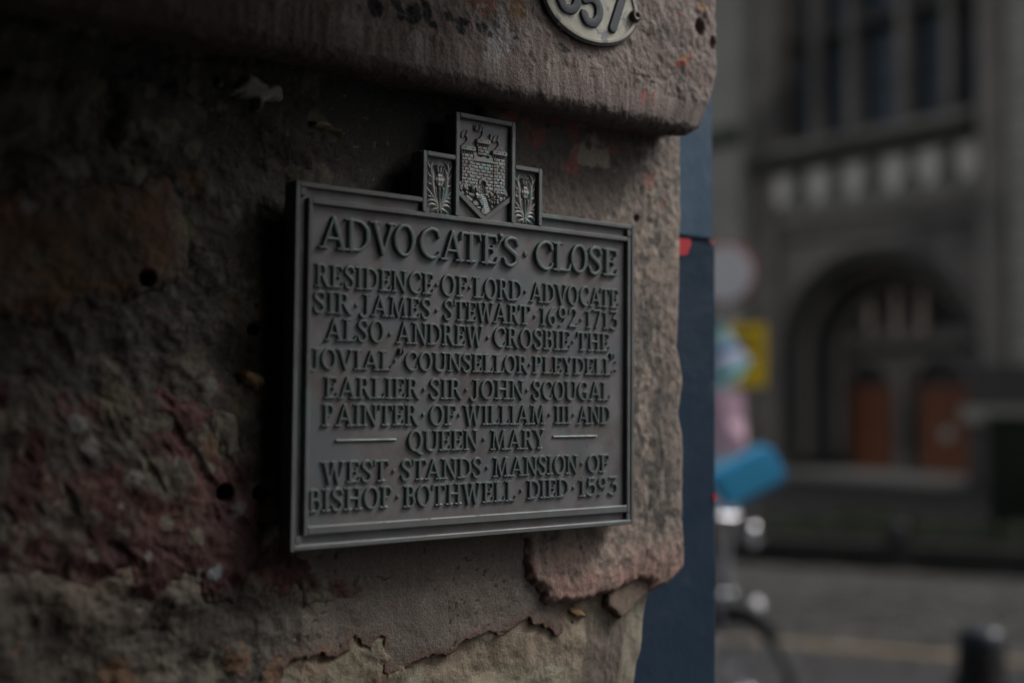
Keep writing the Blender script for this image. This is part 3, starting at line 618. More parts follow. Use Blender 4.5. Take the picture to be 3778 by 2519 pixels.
stones = [  # name, polygon (picture px /S), kind, height, edge radius, roughness, jitter, recessed?
 ('quoin_stone', [(1100,230),(1700,230),(1700,1250),(1700,1300),(1554,1318),(1530,1348),(1518,1350),(1485,1339),(1461,1333),(1420,1356),(1395,1373),(1362,1377),(1325,1383),(1284,1388),(1239,1383),(1231,1363),(1206,1322),(1196,1285),(1202,1248),(1190,1200),(1100,1150),(1090,230)], 'quoin', .007, .010, .0055, .0025, 0, 'pinkish brown corner stone behind the right edge of the plaque'),
 ('mortar_patch', [(1393,1368),(1420,1350),(1461,1322),(1500,1325),(1560,1330),(1515,1362),(1502,1378),(1485,1399),(1448,1415),(1428,1403),(1399,1395)], 'chip', .002, .003, .0015, .0015, 0, None),
 ('pale_stone', [(875,1640),(894,1559),(940,1534),(952,1522),(1001,1506),(1034,1504),(1050,1493),(1071,1473),(1116,1461),(1128,1450),(1145,1461),(1161,1452),(1194,1432),(1219,1417),(1227,1436),(1247,1432),(1268,1444),(1271,1461),(1297,1452),(1292,1415),(1305,1395),(1321,1391),(1318,1470),(1302,1568),(1294,1640)], 'pale', -.0045, .006, .005, .002, 1, 'pale greenish stone under the crumbling mortar edge'),
 ('pale_stone', [(1294,1640),(1302,1568),(1318,1470),(1321,1391),(1330,1370),(1450,1345),(1620,1320),(1620,1640)], 'paled', -.008, .004, .004, .002, 1, 'brownish stone at the lower right corner'),
 ('small_stone', [(1308,1397),(1330,1393),(1350,1408),(1345,1422),(1312,1419)], 'orange', .001, .004, .002, .003, 0, None),
 #('small_stone', [(1322,1436),(1362,1432),(1360,1450),(1330,1456)], 'orange', -.003, .003, .002, .001, 0, None),
 ('yellow_stone', [(630,1640),(660,1535),(689,1518),(726,1510),(743,1502),(780,1506),(808,1485),(821,1457),(833,1457),(837,1477),(853,1490),(866,1457),(882,1455),(880,1477),(870,1490),(886,1518),(880,1530),(890,1560),(872,1640)], 'yellow', -.004, .008, .007, .003, 1, 'yellowish rough stone at the bottom left of the plaque'),
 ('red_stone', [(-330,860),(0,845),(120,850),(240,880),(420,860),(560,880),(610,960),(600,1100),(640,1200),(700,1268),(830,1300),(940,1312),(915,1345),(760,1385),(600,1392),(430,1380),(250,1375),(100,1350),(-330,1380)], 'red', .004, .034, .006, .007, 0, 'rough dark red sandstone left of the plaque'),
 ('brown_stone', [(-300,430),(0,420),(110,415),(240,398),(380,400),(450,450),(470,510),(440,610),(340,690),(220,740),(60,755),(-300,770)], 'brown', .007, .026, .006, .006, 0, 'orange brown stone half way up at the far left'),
 ('dark_stone', [(-300,150),(40,150),(190,170),(215,240),(205,340),(110,370),(-60,375),(-300,380)], 'dark', .006, .020, .008, .006, 0, None),
 ('dark_stone', [(225,165),(330,160),(420,180),(470,250),(470,340),(400,375),(270,370),(235,300)], 'dark', .006, .020, .008, .006, 0, None),
 ('lime_patch', [(488,165),(500,175),(512,192),(540,196),(556,180),(585,182),(602,200),(620,196),(636,208),(640,235),(622,245),(600,240),(590,262),(580,258),(572,235),(545,228),(520,206),(498,190)], 'lime', .0125, .004, .002, .002, 0, 'white lime splash under the projecting stone'),
 ('small_stone', [(700,282),(735,278),(760,290),(790,300),(785,318),(750,305),(712,300)], 'yellow', .010, .004, .003, .002, 0, None),
 ('small_stone', [(530,860),(560,845),(600,862),(606,890),(575,898),(540,885)], 'orange', .010, .006, .003, .002, 0, None),
]
lwall = empty('close_wall', (0, .1, 0), 'rough rubble wall of the close in red, brown and pale stone that carries the plaque', 'wall')
LO = np.array([0, .1, 0])
step = .00135
ny = int((YE1-YE0)/step); nz = int((ZE1-ZE0)/step)
GY, GZ = np.meshgrid(np.linspace(YE0, YE1, ny), np.linspace(ZE0, ZE1, nz), indexing='ij')
def jit(Y, Z, a, s): return Y+a*2*(fbm(Y*38, Z*38, 200+s, 4)-.5)*2+.0022*(fbm(Y*190, Z*190, 220+s, 2)-.5)*2, Z+a*2*(fbm(Y*38+9, Z*38, 300+s, 4)-.5)*2+.0022*(fbm(Y*190+5, Z*190, 320+s, 2)-.5)*2
def rnd(Y, r=.007):          # rounding of the outer corner
    e = np.clip(YC-Y, 0, r); return -r*(1-np.sqrt(np.clip(1-(1-e/r)**2, 0, 1)))
holes = [(p[0], p[1], r) for p, r in ((P2([(x, y)])[0], r) for x, y, r in ((515, 1130, .0075), (598, 1130, .0065), (580, 757, .005), (1452, 503, .0035), (330, 640, .007)))]
def holed(h, Y, Z):
    for a, b, r in holes:
        d = np.sqrt((Y-a)**2+(Z-b)**2); h = h-.02*(1-ss(r*.55, r*1.1, d))
    return h
mh = .004*(fbm(GY*9, GZ*9, 1, 4)-.5)*2+.0012*(fbm(GY*60, GZ*60, 2, 5)-.5)*2
rough_l = 1-ss(-.02, .10, GY+.05*(fbm(GY*10, GZ*10, 8, 3)-.5)); mh = mh+rough_l*.010*(fbm(GY*26, GZ*26, 4, 5)-.5)*2
mh = mh-.0012*ss(.84, .93, vnoise(GY*340, GZ*340, 3))*ss(.42, .58, fbm(GY*22, GZ*22, 11, 5))
keepv = np.ones(GY.shape, bool); lip = np.zeros(GY.shape); rust = np.zeros(GY.shape)
for i, (nm, poly, kind, h0, er, rg, jt, rec, lab) in enumerate(stones):
    PP = P2(poly); m_ = .03
    i0 = max(0, int((PP[:, 0].min()-m_-YE0)/step)); i1 = min(ny, int((PP[:, 0].max()+m_-YE0)/step)+1)
    j0 = max(0, int((PP[:, 1].min()-m_-ZE0)/step)); j1 = min(nz, int((PP[:, 1].max()+m_-ZE0)/step)+1)
    Y = GY[i0:i1, j0:j1]; Z = GZ[i0:i1, j0:j1]
    jy, jz = jit(Y, Z, jt, i); sd_ = polysd(jy, jz, PP)
    rel_ = rg*(fbm(Y*14+i, Z*14, 500+i, 3)-.5)*2*.6+rg*.55*(fbm(Y*55+i, Z*55, 510+i, 5)-.5)*2
    if kind == 'red': rel_ = rel_-.0022*ss(.58, .74, fbm(Y*70+Z*40, Z*34, 515, 4))+.002*(fbm(Y*80, Z*80, 517, 4)-.5)*2
    if kind == 'quoin':
        rel_ = rel_*(.55+.45*(1-ss(1.46, 1.52, Z)))+.006*(1-ss(1.44, 1.50, Z))
        rel_ = rel_*.5+.0010*(fbm(Y*190, Z*150, 520, 4)-.5)*2-.0008*ss(.50, .60, fbm(Y*70, Z*26, 77, 5))*np.exp(-((Y-.428)/.030)**2)
    if kind == 'pale': rel_ = rel_+.004*(fbm(Y*9+Z*14, Z*5, 530, 3)-.5)*2
    if rec:
        h = h0+rel_; kp = sd_ > -.020
        a = keepv[i0:i1, j0:j1]; hole = sd_ > 0.0; l_ = lip[i0:i1, j0:j1]
        l_[:] = np.maximum(l_, 0*sd_)
        r_ = rust[i0:i1, j0:j1]; r_[:] = np.maximum(r_, ss(-.012, -.001, sd_))
        a[sd_ > .0022] = False; mm = mh[i0:i1, j0:j1]; mm[hole] = -.03
    else:
        prof = np.sqrt(np.clip(1-(1-np.clip(sd_/er, 0, 1))**2, 0, 1))
        h = -.012+(h0+.012+rel_)*prof; h = np.where(sd_ < 0, -.02, h); kp = sd_ > -.0015
        a = keepv[i0:i1, j0:j1]; a[sd_ > er+.012] = False
    h = holed(h, Y, Z)+rnd(Y)
    fk = kp[:-1, :-1] & kp[1:, :-1] & kp[1:, 1:] & kp[:-1, 1:]
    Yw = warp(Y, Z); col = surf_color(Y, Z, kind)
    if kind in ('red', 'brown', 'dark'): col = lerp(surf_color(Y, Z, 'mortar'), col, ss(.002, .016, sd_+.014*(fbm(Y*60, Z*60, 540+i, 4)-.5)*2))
    if (i1 == ny):      # return face round the corner
        k = 4; Yx = np.concatenate([Yw]+[Yw[-1:]]*k, 0); Zx = np.concatenate([Z]+[Z[-1:]]*k, 0)
        hx = np.concatenate([h]+[h[-1:]-.012*(q+1) for q in range(k)], 0); cx_ = np.concatenate([col]+[col[-1:]]*k, 0)
        Yx[-k:] = Yx[-k:]-.0006*np.arange(k)[:, None]
        fk = np.concatenate([fk]+[fk[-1:]]*k, 0)
        me = gridmesh(nm, hx-LO[0], Yx-LO[1], Zx, fk, cx_)
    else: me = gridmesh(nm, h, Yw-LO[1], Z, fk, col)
    meta(link(nm, me, M['wall'], lwall), lab)
mh = holed(mh+lip, GY, GZ)+rnd(GY)
kv = keepv; fk = kv[:-1, :-1] | kv[1:, 1:]
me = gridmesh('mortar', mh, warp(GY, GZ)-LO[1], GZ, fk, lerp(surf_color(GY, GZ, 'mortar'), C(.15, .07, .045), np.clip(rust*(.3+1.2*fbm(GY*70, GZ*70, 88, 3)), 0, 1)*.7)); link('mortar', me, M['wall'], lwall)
# the wall outside the picture: plain coursed rubble, coarser
def coarse(y0, y1, z0, z1, seed):
    rg = random.Random(seed); z = z0
    q = MB(); q.box((-.4, y0-.1, z0), (-.012, y1-.1, z1)); link('mortar_core', q.mesh('mortar_core'), M['far_wall'], lwall)
    while z < z1-.05:
        hh = min(rg.uniform(.14, .26), z1-z); y = y0
        if z1-(z+hh) < .07: hh = z1-z
        while y < y1-.03:
            ww = min(rg.uniform(.22, .46), y1-y)
            if y1-(y+ww) < .1: ww = y1-y
            st_ = .008; a = np.arange(y+.006, y+ww-.002, st_); b = np.arange(z+.006, z+hh-.002, st_)
            A, B = np.meshgrid(a, b, indexing='ij')
            sd_ = np.minimum(np.minimum(A-y-.006, y+ww-.006-A), np.minimum(B-z-.006, z+hh-.006-B))
            s2 = rg.randint(0, 999); h = -.02+(.024+.014*(fbm(A*14, B*14, s2, 4)-.5)*2)*np.sqrt(np.clip(1-(1-np.clip(sd_/.02, 0, 1))**2, 0, 1))
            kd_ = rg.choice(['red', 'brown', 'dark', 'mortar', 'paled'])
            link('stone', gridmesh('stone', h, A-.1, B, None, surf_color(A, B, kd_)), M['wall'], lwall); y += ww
        z += hh
coarse(-3.2, YE0, 0, 2.28, 5); coarse(YE0, .40, 0, ZE0, 6)
q = MB(); q.box((-.4, YE0-.1, ZE0), (-.045, .40-.1, 2.4)); link('mortar_core', q.mesh('mortar_core'), M['far_wall'], lwall)
# ------------------------------------------------------------------ projecting stone above
XL = .059; ZB = 1.647+.2475; YL = .4788
n1_ = 0
prof = [];  r = .012
zz = np.arange(2.25, ZB+.02+r, -.0014)
for z in zz: prof.append((XL, z, 1, 0))
for t in np.linspace(0, math.pi/2, 14): prof.append((XL-r+r*math.cos(t), ZB+.0+r-r*math.sin(t), math.cos(t), -math.sin(t)))
for x in np.arange(XL-r-.0014, -.03, -.0014): prof.append((x, ZB+.0+(XL-r-x)*.10, 0, -1))
prof = np.array(prof); sarc = np.concatenate([[0], np.cumsum(np.hypot(np.diff(prof[:, 0]), np.diff(prof[:, 1])))])
ys = np.arange(-.75, YL, .0014); ys = ys[ys < YL-.0005]
k = 8; re = .014
YY = np.repeat(ys[:, None], len(prof), 1); SS = np.repeat(sarc[None], len(ys), 0)
PX = np.repeat(prof[None, :, 0], len(ys), 0); PZ = np.repeat(prof[None, :, 1], len(ys), 0); NX = np.repeat(prof[None, :, 2], len(ys), 0); NZ = np.repeat(prof[None, :, 3], len(ys), 0)
amp = .0010*(fbm(YY*230, SS*170, 606, 3)-.5)*2+.0030*(fbm(YY*10, SS*10, 601, 4)-.5)*2+.0018*(fbm(YY*60, SS*60, 602, 5)-.5)*2+.0011*(fbm(YY*160, SS*120, 605, 4)-.5)*2*ss(.30, .40, YY)
cor = ss(.012, .0, np.abs(SS-(len(zz)*.0014+.008)))
amp = amp-.0016*ss(.45, .66, fbm(YY*70, SS*55, 603, 4))*ss(.03, .0, np.abs(SS-(len(zz)*.0014+.008)))*.8
def hole2(px, py, r_, dp):
    global amp
    p = at(px, py, 0, XL); d = np.sqrt((YY-p[1])**2+((PZ-p[2])*.72)**2); amp = amp-dp*(1-ss(r_*.6, r_*1.15, d))*(NX > .5)
hole2(2583, 100, .0062, .028); hole2(2630, 160, .005, .008)
# rounded end, more at the bottom corner
d_end = YL-YY; rr = re*(.45+1.5*ss(1.97, 1.915, PZ)); e = np.clip(d_end, 0, rr); inset = rr-np.sqrt(np.clip(rr**2-(rr-e)**2, 0, None))
PXX = PX+NX*(amp-inset); PZZ = PZ+NZ*(amp-inset)
p_ = np.clip((1.930-PZ)/.03, 0, 1)
YW = YY-.022*ss(1.955, 1.885, PZ)**2*ss(.30, YL, YY)+.0016*(fbm(PZ*60, PZ*0, 9, 3)-.5)*2*ss(.4, YL, YY)
col = np.ones(YY.shape+(3,))*np.array((.295, .235, .215))
m1 = fbm(YY*16, SS*16, 701, 5); m2 = fbm(YY*60, SS*60, 702, 5)
m3 = fbm(YY*210, SS*150, 706, 3); col = col*(.72+.56*m3)[..., None]; col = lerp(col, C(.24, .19, .165), ss(.45, .62, m1)*.6); col = lerp(col, C(.40, .345, .315), ss(.58, .70, m2)*.7)
col = lerp(col, C(.10, .088, .085), ss(.42, .64, .5*fbm(YY*30, SS*36, 703, 5)+.5*m3)*np.exp(-((YY-.405-.35*(1.98-PZ))/.022)**2)*.85)
col = lerp(col, C(.13, .12, .12), ss(.60, .68, m2)*ss(.40, .45, YY)*.5)
def blob(px, py, ry, rz_, c, s, thr=.0, st=.95):
    global col
    p = at(px, py, 0, XL); d = np.sqrt(((YY-p[1])/ry)**2+((PZ-p[2])/rz_)**2)+1.1*(fbm(YY*110, PZ*110, s, 4)-.5)*2
    col = lerp(col, C(*c), ss(1.0, .8, d)*st)
nv = (.012, .016, .024)
for i, (x, y, a, b) in enumerate([(1375, 25, 12, 22), (1395, 40, 8, 22), (1458, 20, 18, 22), (1520, 45, 20, 30), (1475, 68, 14, 10), (1570, 40, 16, 30), (1600, 95, 14, 12), (1650, 60, 12, 16), (1700, 80, 26, 12), (1690, 105, 18, 18), (1760, 90, 7, 8), (1780, 98, 14, 14), (1815, 118, 9, 22), (1852, 125, 11, 24), (1900, 140, 16, 14), (1845, 45, 12, 22), (1965, 45, 3, 22), (1765, 140, 5, 5), (2070, 168, 8, 8), (2085, 182, 14, 10), (2175, 212, 6, 8), (2370, 283, 7, 6), (2390, 285, 8, 6), (2408, 303, 9, 6), (1320, 30, 6, 20)]):
    blob(x, y, a*.00038, b*.00026, nv, 800+i)
for i, (x, y, a, b, c) in enumerate([(1800, 40, 50, 70, (.30, .27, .25)), (1790, 20, 60, 30, (.34, .13, .09)), (1900, 30, 26, 34, (.33, .19, .06)), (1840, 150, 40, 70, (.48, .46, .46)), (1550, 180, 24, 60, (.44, .41, .40)), (1300, 70, 26, 60, (.40, .37, .35)), (1780, 25, 20, 12, (.45, .44, .43)), (2080, 262, 0, 0, nv), (2515, 225, 12, 16, (.50, .07, .05)), (2522, 218, 8, 10, (.62, .28, .03)), (2545, 205, 10, 14, (.55, .10, .07)), (2500, 240, 10, 10, (.45, .06, .06)), (2380, 345, 12, 18, (.42, .08, .09)), (2412, 350, 6, 20, (.42, .12, .12)), (2542, 275, 7, 10, (.42, .10, .08)), (2510, 55, 5, 6, (.5, .05, .05)), (2590, 20, 16, 26, (.38, .20, .08))]):
    if a: blob(x, y, a*.00038, b*.00026, c, 900+i, st=.75)
under_shade = ss(0, .012, SS-(len(zz)*.0014+.012)); col = lerp(col, C(.10, .075, .068), under_shade*.85)  # underside colour darkened, its shade painted in
# end cap columns
capn = 10; cx0, cz0 = .0, 2.05
ex = [PXX]; ez = [PZZ]; ey = [YW]; ec = [col]
for q in range(1, capn+1):
    t = q/capn; ex.append(PXX[-1:]*(1-t)+cx0*t); ez.append(PZZ[-1:]*(1-t)+cz0*t); ey.append(YW[-1:]*(1-t)+(YL+.001)*t+.002*(fbm(PXX[-1:]*60+t*5, PZZ[-1:]*60, 99, 3)-.5)); ec.append(col[-1:])
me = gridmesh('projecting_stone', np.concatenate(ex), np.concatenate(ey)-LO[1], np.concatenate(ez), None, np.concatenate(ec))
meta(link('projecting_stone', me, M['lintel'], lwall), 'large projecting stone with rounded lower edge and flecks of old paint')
# ================================================================== BRONZE PLAQUE
PXF = .034; PZ0 = 1.647                       # front plane x, centre height
pq = empty('plaque', (PXF, 0, PZ0), 'dark bronze plaque with raised lettering under a castle crest, fixed to the stone wall', 'plaque')
mm = .001
def pbox(name, u0, u1, v0, v1, x0, x1, m, bev=.0004, parent=pq):
    q = MB(); q.box((x0*mm, u0*mm, v0*mm), (x1*mm, u1*mm, v1*mm), bev); return q.build(name, m, parent)
FD = -4.6                                     # depth of the lettered field
def outline(): return [(0, -150), (382, -150), (382, 150), (260, 150), (260, 192), (227.3, 192), (227.3, 231.5), (159, 231.5), (159, 191.8), (124, 191.8), (124, 150), (0, 150)]
q = MB(); q.prism([(u*mm, v*mm) for u, v in outline()], 0, -.019, FD*mm); q.build('back_plate', M['field'], pq)
def relief(name, fn, u0, u1, v0, v1, res, base, m, parent, eps=.02, loc=None, col=None):
    """height field fn(U,V) in mm, faces kept where raised above base"""
    U, V = np.meshgrid(np.arange(u0, u1+res*.5, res), np.arange(v0, v1+res*.5, res), indexing='ij')
    H = fn(U, V); k = H > eps
    fk = k[:-1, :-1] | k[1:, :-1] | k[1:, 1:] | k[:-1, 1:]
    Hx = base+np.where(k, H, -.3)
    me = gridmesh(name, Hx*mm, U*mm, V*mm, fk, sharp=38); return link(name, me, m, parent, loc)
# ogee-like fillet strips: cross-section swept along straight runs
def strip(name, a, b, w, side, top, m, base=FD):
    """raised bar a->b (u,v), width w to the left side, top height, bevelled shoulders"""
    (ua, va), (ub, vb) = a, b; L_ = math.hypot(ub-ua, vb-va); du, dv = (ub-ua)/L_, (vb-va)/L_; nu_, nv_ = -dv*side, du*side
    pr = [(0, base), (0.0, top-.9), (.8, top), (w-.9, top), (w, top-.9), (w, base)]
    v = []
    for (uu, vv) in (a, b):
        for (o, h) in pr: v.append((h*mm, (uu+nu_*o)*mm, (vv+nv_*o)*mm))
    n = len(pr); f = [(i, i+1, n+i+1, n+i) for i in range(n-1)]+[(n-1, 0, n, 2*n-1)]+[tuple(range(n))[::-1], tuple(range(n, 2*n))]
    if side > 0: f = [t[::-1] for t in f]
    q = MB(); q.add(v, f); me = q.mesh(name)
    bm = bmesh.new(); bm.from_mesh(me); bmesh.ops.recalc_face_normals(bm, faces=bm.faces); bm.to_mesh(me); bm.free()
    return link(name, me, m, pq)
FW = 4.6
# outer fillet (broken by the crest)
strip('outer_fillet', (0, -150), (0, 150), FW, -1, 0, M['frame']); strip('outer_fillet', (382, -150), (382, 150), FW, 1, 0, M['frame'])
strip('outer_fillet', (FW, -150), (382-FW, -150), FW, 1, 0, M['frame'])
strip('outer_fillet', (FW, 150), (124, 150), FW, -1, 0, M['frame']); strip('outer_fillet', (260, 150), (382-FW, 150), FW, -1, 0, M['frame'])
# inner fillet
I0, I1, J0, J1, IW = 11.8, 370.2+0.0, -137.8, 137.2, 4.6
strip('inner_fillet', (I0, J0), (I0, J1), IW, -1, 0.1, M['frame']); strip('inner_fillet', (I1+IW+1.8, J0), (I1+IW+1.8, J1), IW+.4, 1, 0.1, M['frame'])
strip('inner_fillet', (I0+IW, J1), (I1+1.4, J1), IW, -1, 0.1, M['frame']); strip('inner_fillet', (I0+IW, J0), (I1+1.4, J0), IW+2.4, 1, 0.1, M['frame'])
for u, v in ((FW+.1, 150-FW-.1-7), (382-FW-.1-5.6, 150-FW-.1-7), (FW+.1, -150+FW+.1), (382-FW-.1-5.6, -150+FW+.1)):
    pbox('corner_block', u, u+5.6, v, v+7, FD-.2, -.35, M['frame'], .0007)
# crest frames
def fbox(u0, u1, v0, v1): pbox('crest_frame', u0, u1, v0, v1, FD-.2, .25, M['frame'], .0006)
fbox(159, 163.4, 137.3, 231.5); fbox(222.8, 227.2, 137.3, 231.5); fbox(163.45, 222.75, 227.3, 231.5)
fbox(124, 128.4, 137.3, 191.8); fbox(128.45, 158.95, 187.6, 191.8); fbox(255.7, 260, 137.3, 192); fbox(227.25, 255.65, 187.8, 192)
# pierced-looking recess floors are the back plate; shield chevron
def chev(U, V):
    t = np.where(U < 193, (U-163.4)/(193-163.4), (222.8-U)/(222.8-193)); vtop = 162.5-22.0*t; vb = vtop-6.2
    d = np.minimum(vtop-V, V-vb); return np.where(V < 137.4, 0, 3.2*ss(0, .55, d))
relief('shield_edge', chev, 163.3, 222.9, 136.6, 164, .35, FD, M['frame'], pq)
# ---- castle
def masonry(U, V, u0, ch=3.05, bw=5.4, s=0):
    row = np.floor(V/ch); off = (row % 2)*bw*.5+_hash(row, row*0, s)*1.2; x = (U-u0+off); fy = V/ch-row; fxx = x/bw-np.floor(x/bw)
    j = np.minimum(np.minimum(fy, 1-fy)*ch, np.minimum(fxx, 1-fxx)*bw*.9)
    return ss(.05, .55, j)
def inb(U, V, a, b, c_, d): return (U >= a) & (U <= b) & (V >= c_) & (V <= d)
def turret(uc, w, vb, vt, tw, ap):
    def f(U, V):
        x = (U-uc)/(w/2); h = np.zeros(U.shape)
        body = inb(U, V, uc-w/2, uc+w/2, vb, vt)
        cyl = np.sqrt(np.clip(1-(x*.82)**2, 0, 1))
        h = np.where(body, 1.2+1.1*cyl+.55*masonry(U, V, uc-w/2), h)
        sl_ = inb(U, V, uc-.5, uc+.5, vb+(vt-vb)*.25, vb+(vt-vb)*.40) | inb(U, V, uc-.5, uc+.5, vb+(vt-vb)*.62, vb+(vt-vb)*.77)
        h = np.where(body & sl_, 1.0, h)
        x2 = (U-uc)/(tw/2); c2 = np.sqrt(np.clip(1-(x2*.85)**2, 0, 1))
        h = np.where(inb(U, V, uc-tw/2, uc+tw/2, vt+2.6, vt+6.6), 2.4+1.5*c2, h)
        corb = inb(U, V, uc-tw/2+.6, uc+tw/2-.6, vt-.4, vt+2.6); h = np.where(corb, 1.6+1.2*c2*(.5+.5*np.cos(U*2*math.pi/2.5)), h)
        hc = ap-(vt+6.6); t = (V-(vt+6.6))/hc; cone = (t > 0) & (t < 1) & (np.abs(U-uc) < (tw/2-2.2)*(1-t)+.3)
        h = np.where(cone, 1.4+1.5*(1-t)+.6*(t*5-np.floor(t*5)), h)
        for k in (-.22, .28): h = np.where((np.hypot(U-uc-k*tw, V-vt-4.7) < .55), 1.2, h)
        return h
    return f
TW = [(174.1, 12.6, 166, 196, 16.6, 208.5), (191.6, 12.4, 196.5, 204.2, 15.6, 216.3), (210.2, 12.9, 163, 196, 16.6, 209)]
def flagf(uc, v0, v1, w=10):
    def f(U, V):
        h = np.where(np.abs(U-uc) < .55, 1.6, 0)*((V > v0-3.2) & (V < v1+1)); h = np.maximum(h, 2.0*ss(1.3, .7, np.hypot(U-uc, V-v1-.5)))
        t = (uc-U)/w; vm = (v0+v1)/2+.9*np.sin(t*7.5); fl = (t > 0) & (t < 1) & (np.abs(V-vm) < 3.4-1.0*t)
        return np.where(fl, np.maximum(h, 1.6+.8*np.sin(t*13+V*.5)), h)
    return f
for (uc, w, vb, vt, tw, ap), v1 in zip(TW, (215.5, 222.6, 216)):
    t = relief('tower', turret(uc, w, vb, vt, tw, ap), uc-tw/2-.4, uc+tw/2+.4, vb, ap+.4, .3, FD, M['relief'], pq)
    relief('flag', flagf(uc, ap+3.0, v1, 10.4 if uc > 180 else 9.8), uc-11, uc+2, ap-.8, v1+2.2, .3, FD, M['relief'], t)
def curtain(U, V):
    h = np.where(inb(U, V, 180.4, 204, 160, 190), 1.2+.6*masonry(U, V, 180.4, 3.05, 6.2, 5), 0)
    h = np.where(inb(U, V, 180.4, 204, 190, 191.8), 2.6, h)
    bt = inb(U, V, 181.5, 203, 191.8, 194.5) | (inb(U, V, 181.5, 203, 191.8, 198) & (np.sin((U-181.5)/21.5*math.pi*5) > -.1)); h = np.where(bt, 1.7, h)
    d = np.hypot(U-191.6, (V-169.5)*.9); ring = (d < 5.2) & (d > 3.2) & (V > 169); h = np.where(ring, 2.7, h)
    gate = ((d <= 3.2) & (V > 169)) | inb(U, V, 188.4, 194.8, 160, 169.5); g = .3+.7*(np.sin(U*2*math.pi/1.7) > .2)*(1-(np.sin(V*2*math.pi/3.0) > .7))
    return np.where(gate, g, h)
relief('castle_wall', curtain, 180.4, 204, 160.2, 198, .3, FD, M['relief'], pq)
def rockf(P, s):
    P = np.array(P)
    def f(U, V):
        sd_ = polysd(U, V, P); pts = np.random.default_rng(s).uniform((P[:, 0].min(), P[:, 1].min()), (P[:, 0].max(), P[:, 1].max()), (26, 2))
        d = np.stack([np.hypot(U-a, (V-b)*1.1) for a, b in pts]); ds = np.sort(d, 0); cell = ss(.1, 1.6, ds[1]-ds[0]); tilt = (_hash(np.argmin(d, 0), np.argmin(d, 0)*0, s)-.5)
        return np.where(sd_ > 0, (.8+1.6*cell+1.2*tilt+.12*(V-150)*tilt)*ss(0, .7, sd_)+.3, 0)
    return f
rl = [(163.6, 168.5), (169, 170.8), (180.6, 170), (186.5, 164.5), (190.2, 161), (194.6, 143.5), (193, 141.2), (190.5, 142), (178, 151.3), (163.6, 161.9)]
rr_ = [(194.8, 162.3), (201, 164), (206, 168.5), (214, 170.2), (219.5, 168), (222.5, 163), (222, 161.7), (203.0, 148.1), (200, 153)]
relief('rock', rockf(rl, 3), 163.3, 195, 140.5, 171.5, .3, FD, M['relief'], pq); relief('rock', rockf(rr_, 8), 194.5, 222.9, 147, 171, .3, FD, M['relief'], pq)
def stairs(U, V):
    c_ = 191.2+(160.5-V)*.33; w = 3.0+(160.5-V)*.04; k = (V-142)/1.75
    return np.where((np.abs(U-c_-1.2) < w) & (V < 161.3) & (V > 143), .5+.45*(1-(k-np.floor(k)))**.7, 0)
relief('stairway', stairs, 188, 203.5, 142.5, 161.5, .3, FD, M['relief'], pq)
# ---- thistles: stroke based relief
def segd(U, V, a, b, wa, wb):
    ex, ey = b[0]-a[0], b[1]-a[1]; t = np.clip(((U-a[0])*ex+(V-a[1])*ey)/(ex*ex+ey*ey+1e-9), 0, 1)
    return (wa+(wb-wa)*t)-np.hypot(U-a[0]-ex*t, V-a[1]-ey*t)
def crom(P, n=7):
    P = np.asarray(P, float); Q = np.vstack([2*P[0]-P[1], P, 2*P[-1]-P[-2]]); out = []
    for i in range(1, len(Q)-2):
        for k in range(n):
            t = k/n; out.append(.5*((2*Q[i])+(-Q[i-1]+Q[i+1])*t+(2*Q[i-1]-5*Q[i]+4*Q[i+1]-Q[i+2])*t*t+(-Q[i-1]+3*Q[i]-3*Q[i+1]+Q[i+2])*t**3))
    out.append(Q[-2]); return np.array(out)
def stroked(U, V, pts, w, n=7):
    """pts with widths -> signed inside distance"""
    A = crom([(p[0], p[1], ww) for p, ww in zip(pts, w)], n); d = np.full(U.shape, -99.)
    for i in range(len(A)-1): d = np.maximum(d, segd(U, V, A[i][:2], A[i+1][:2], A[i][2], A[i+1][2]))
    return d
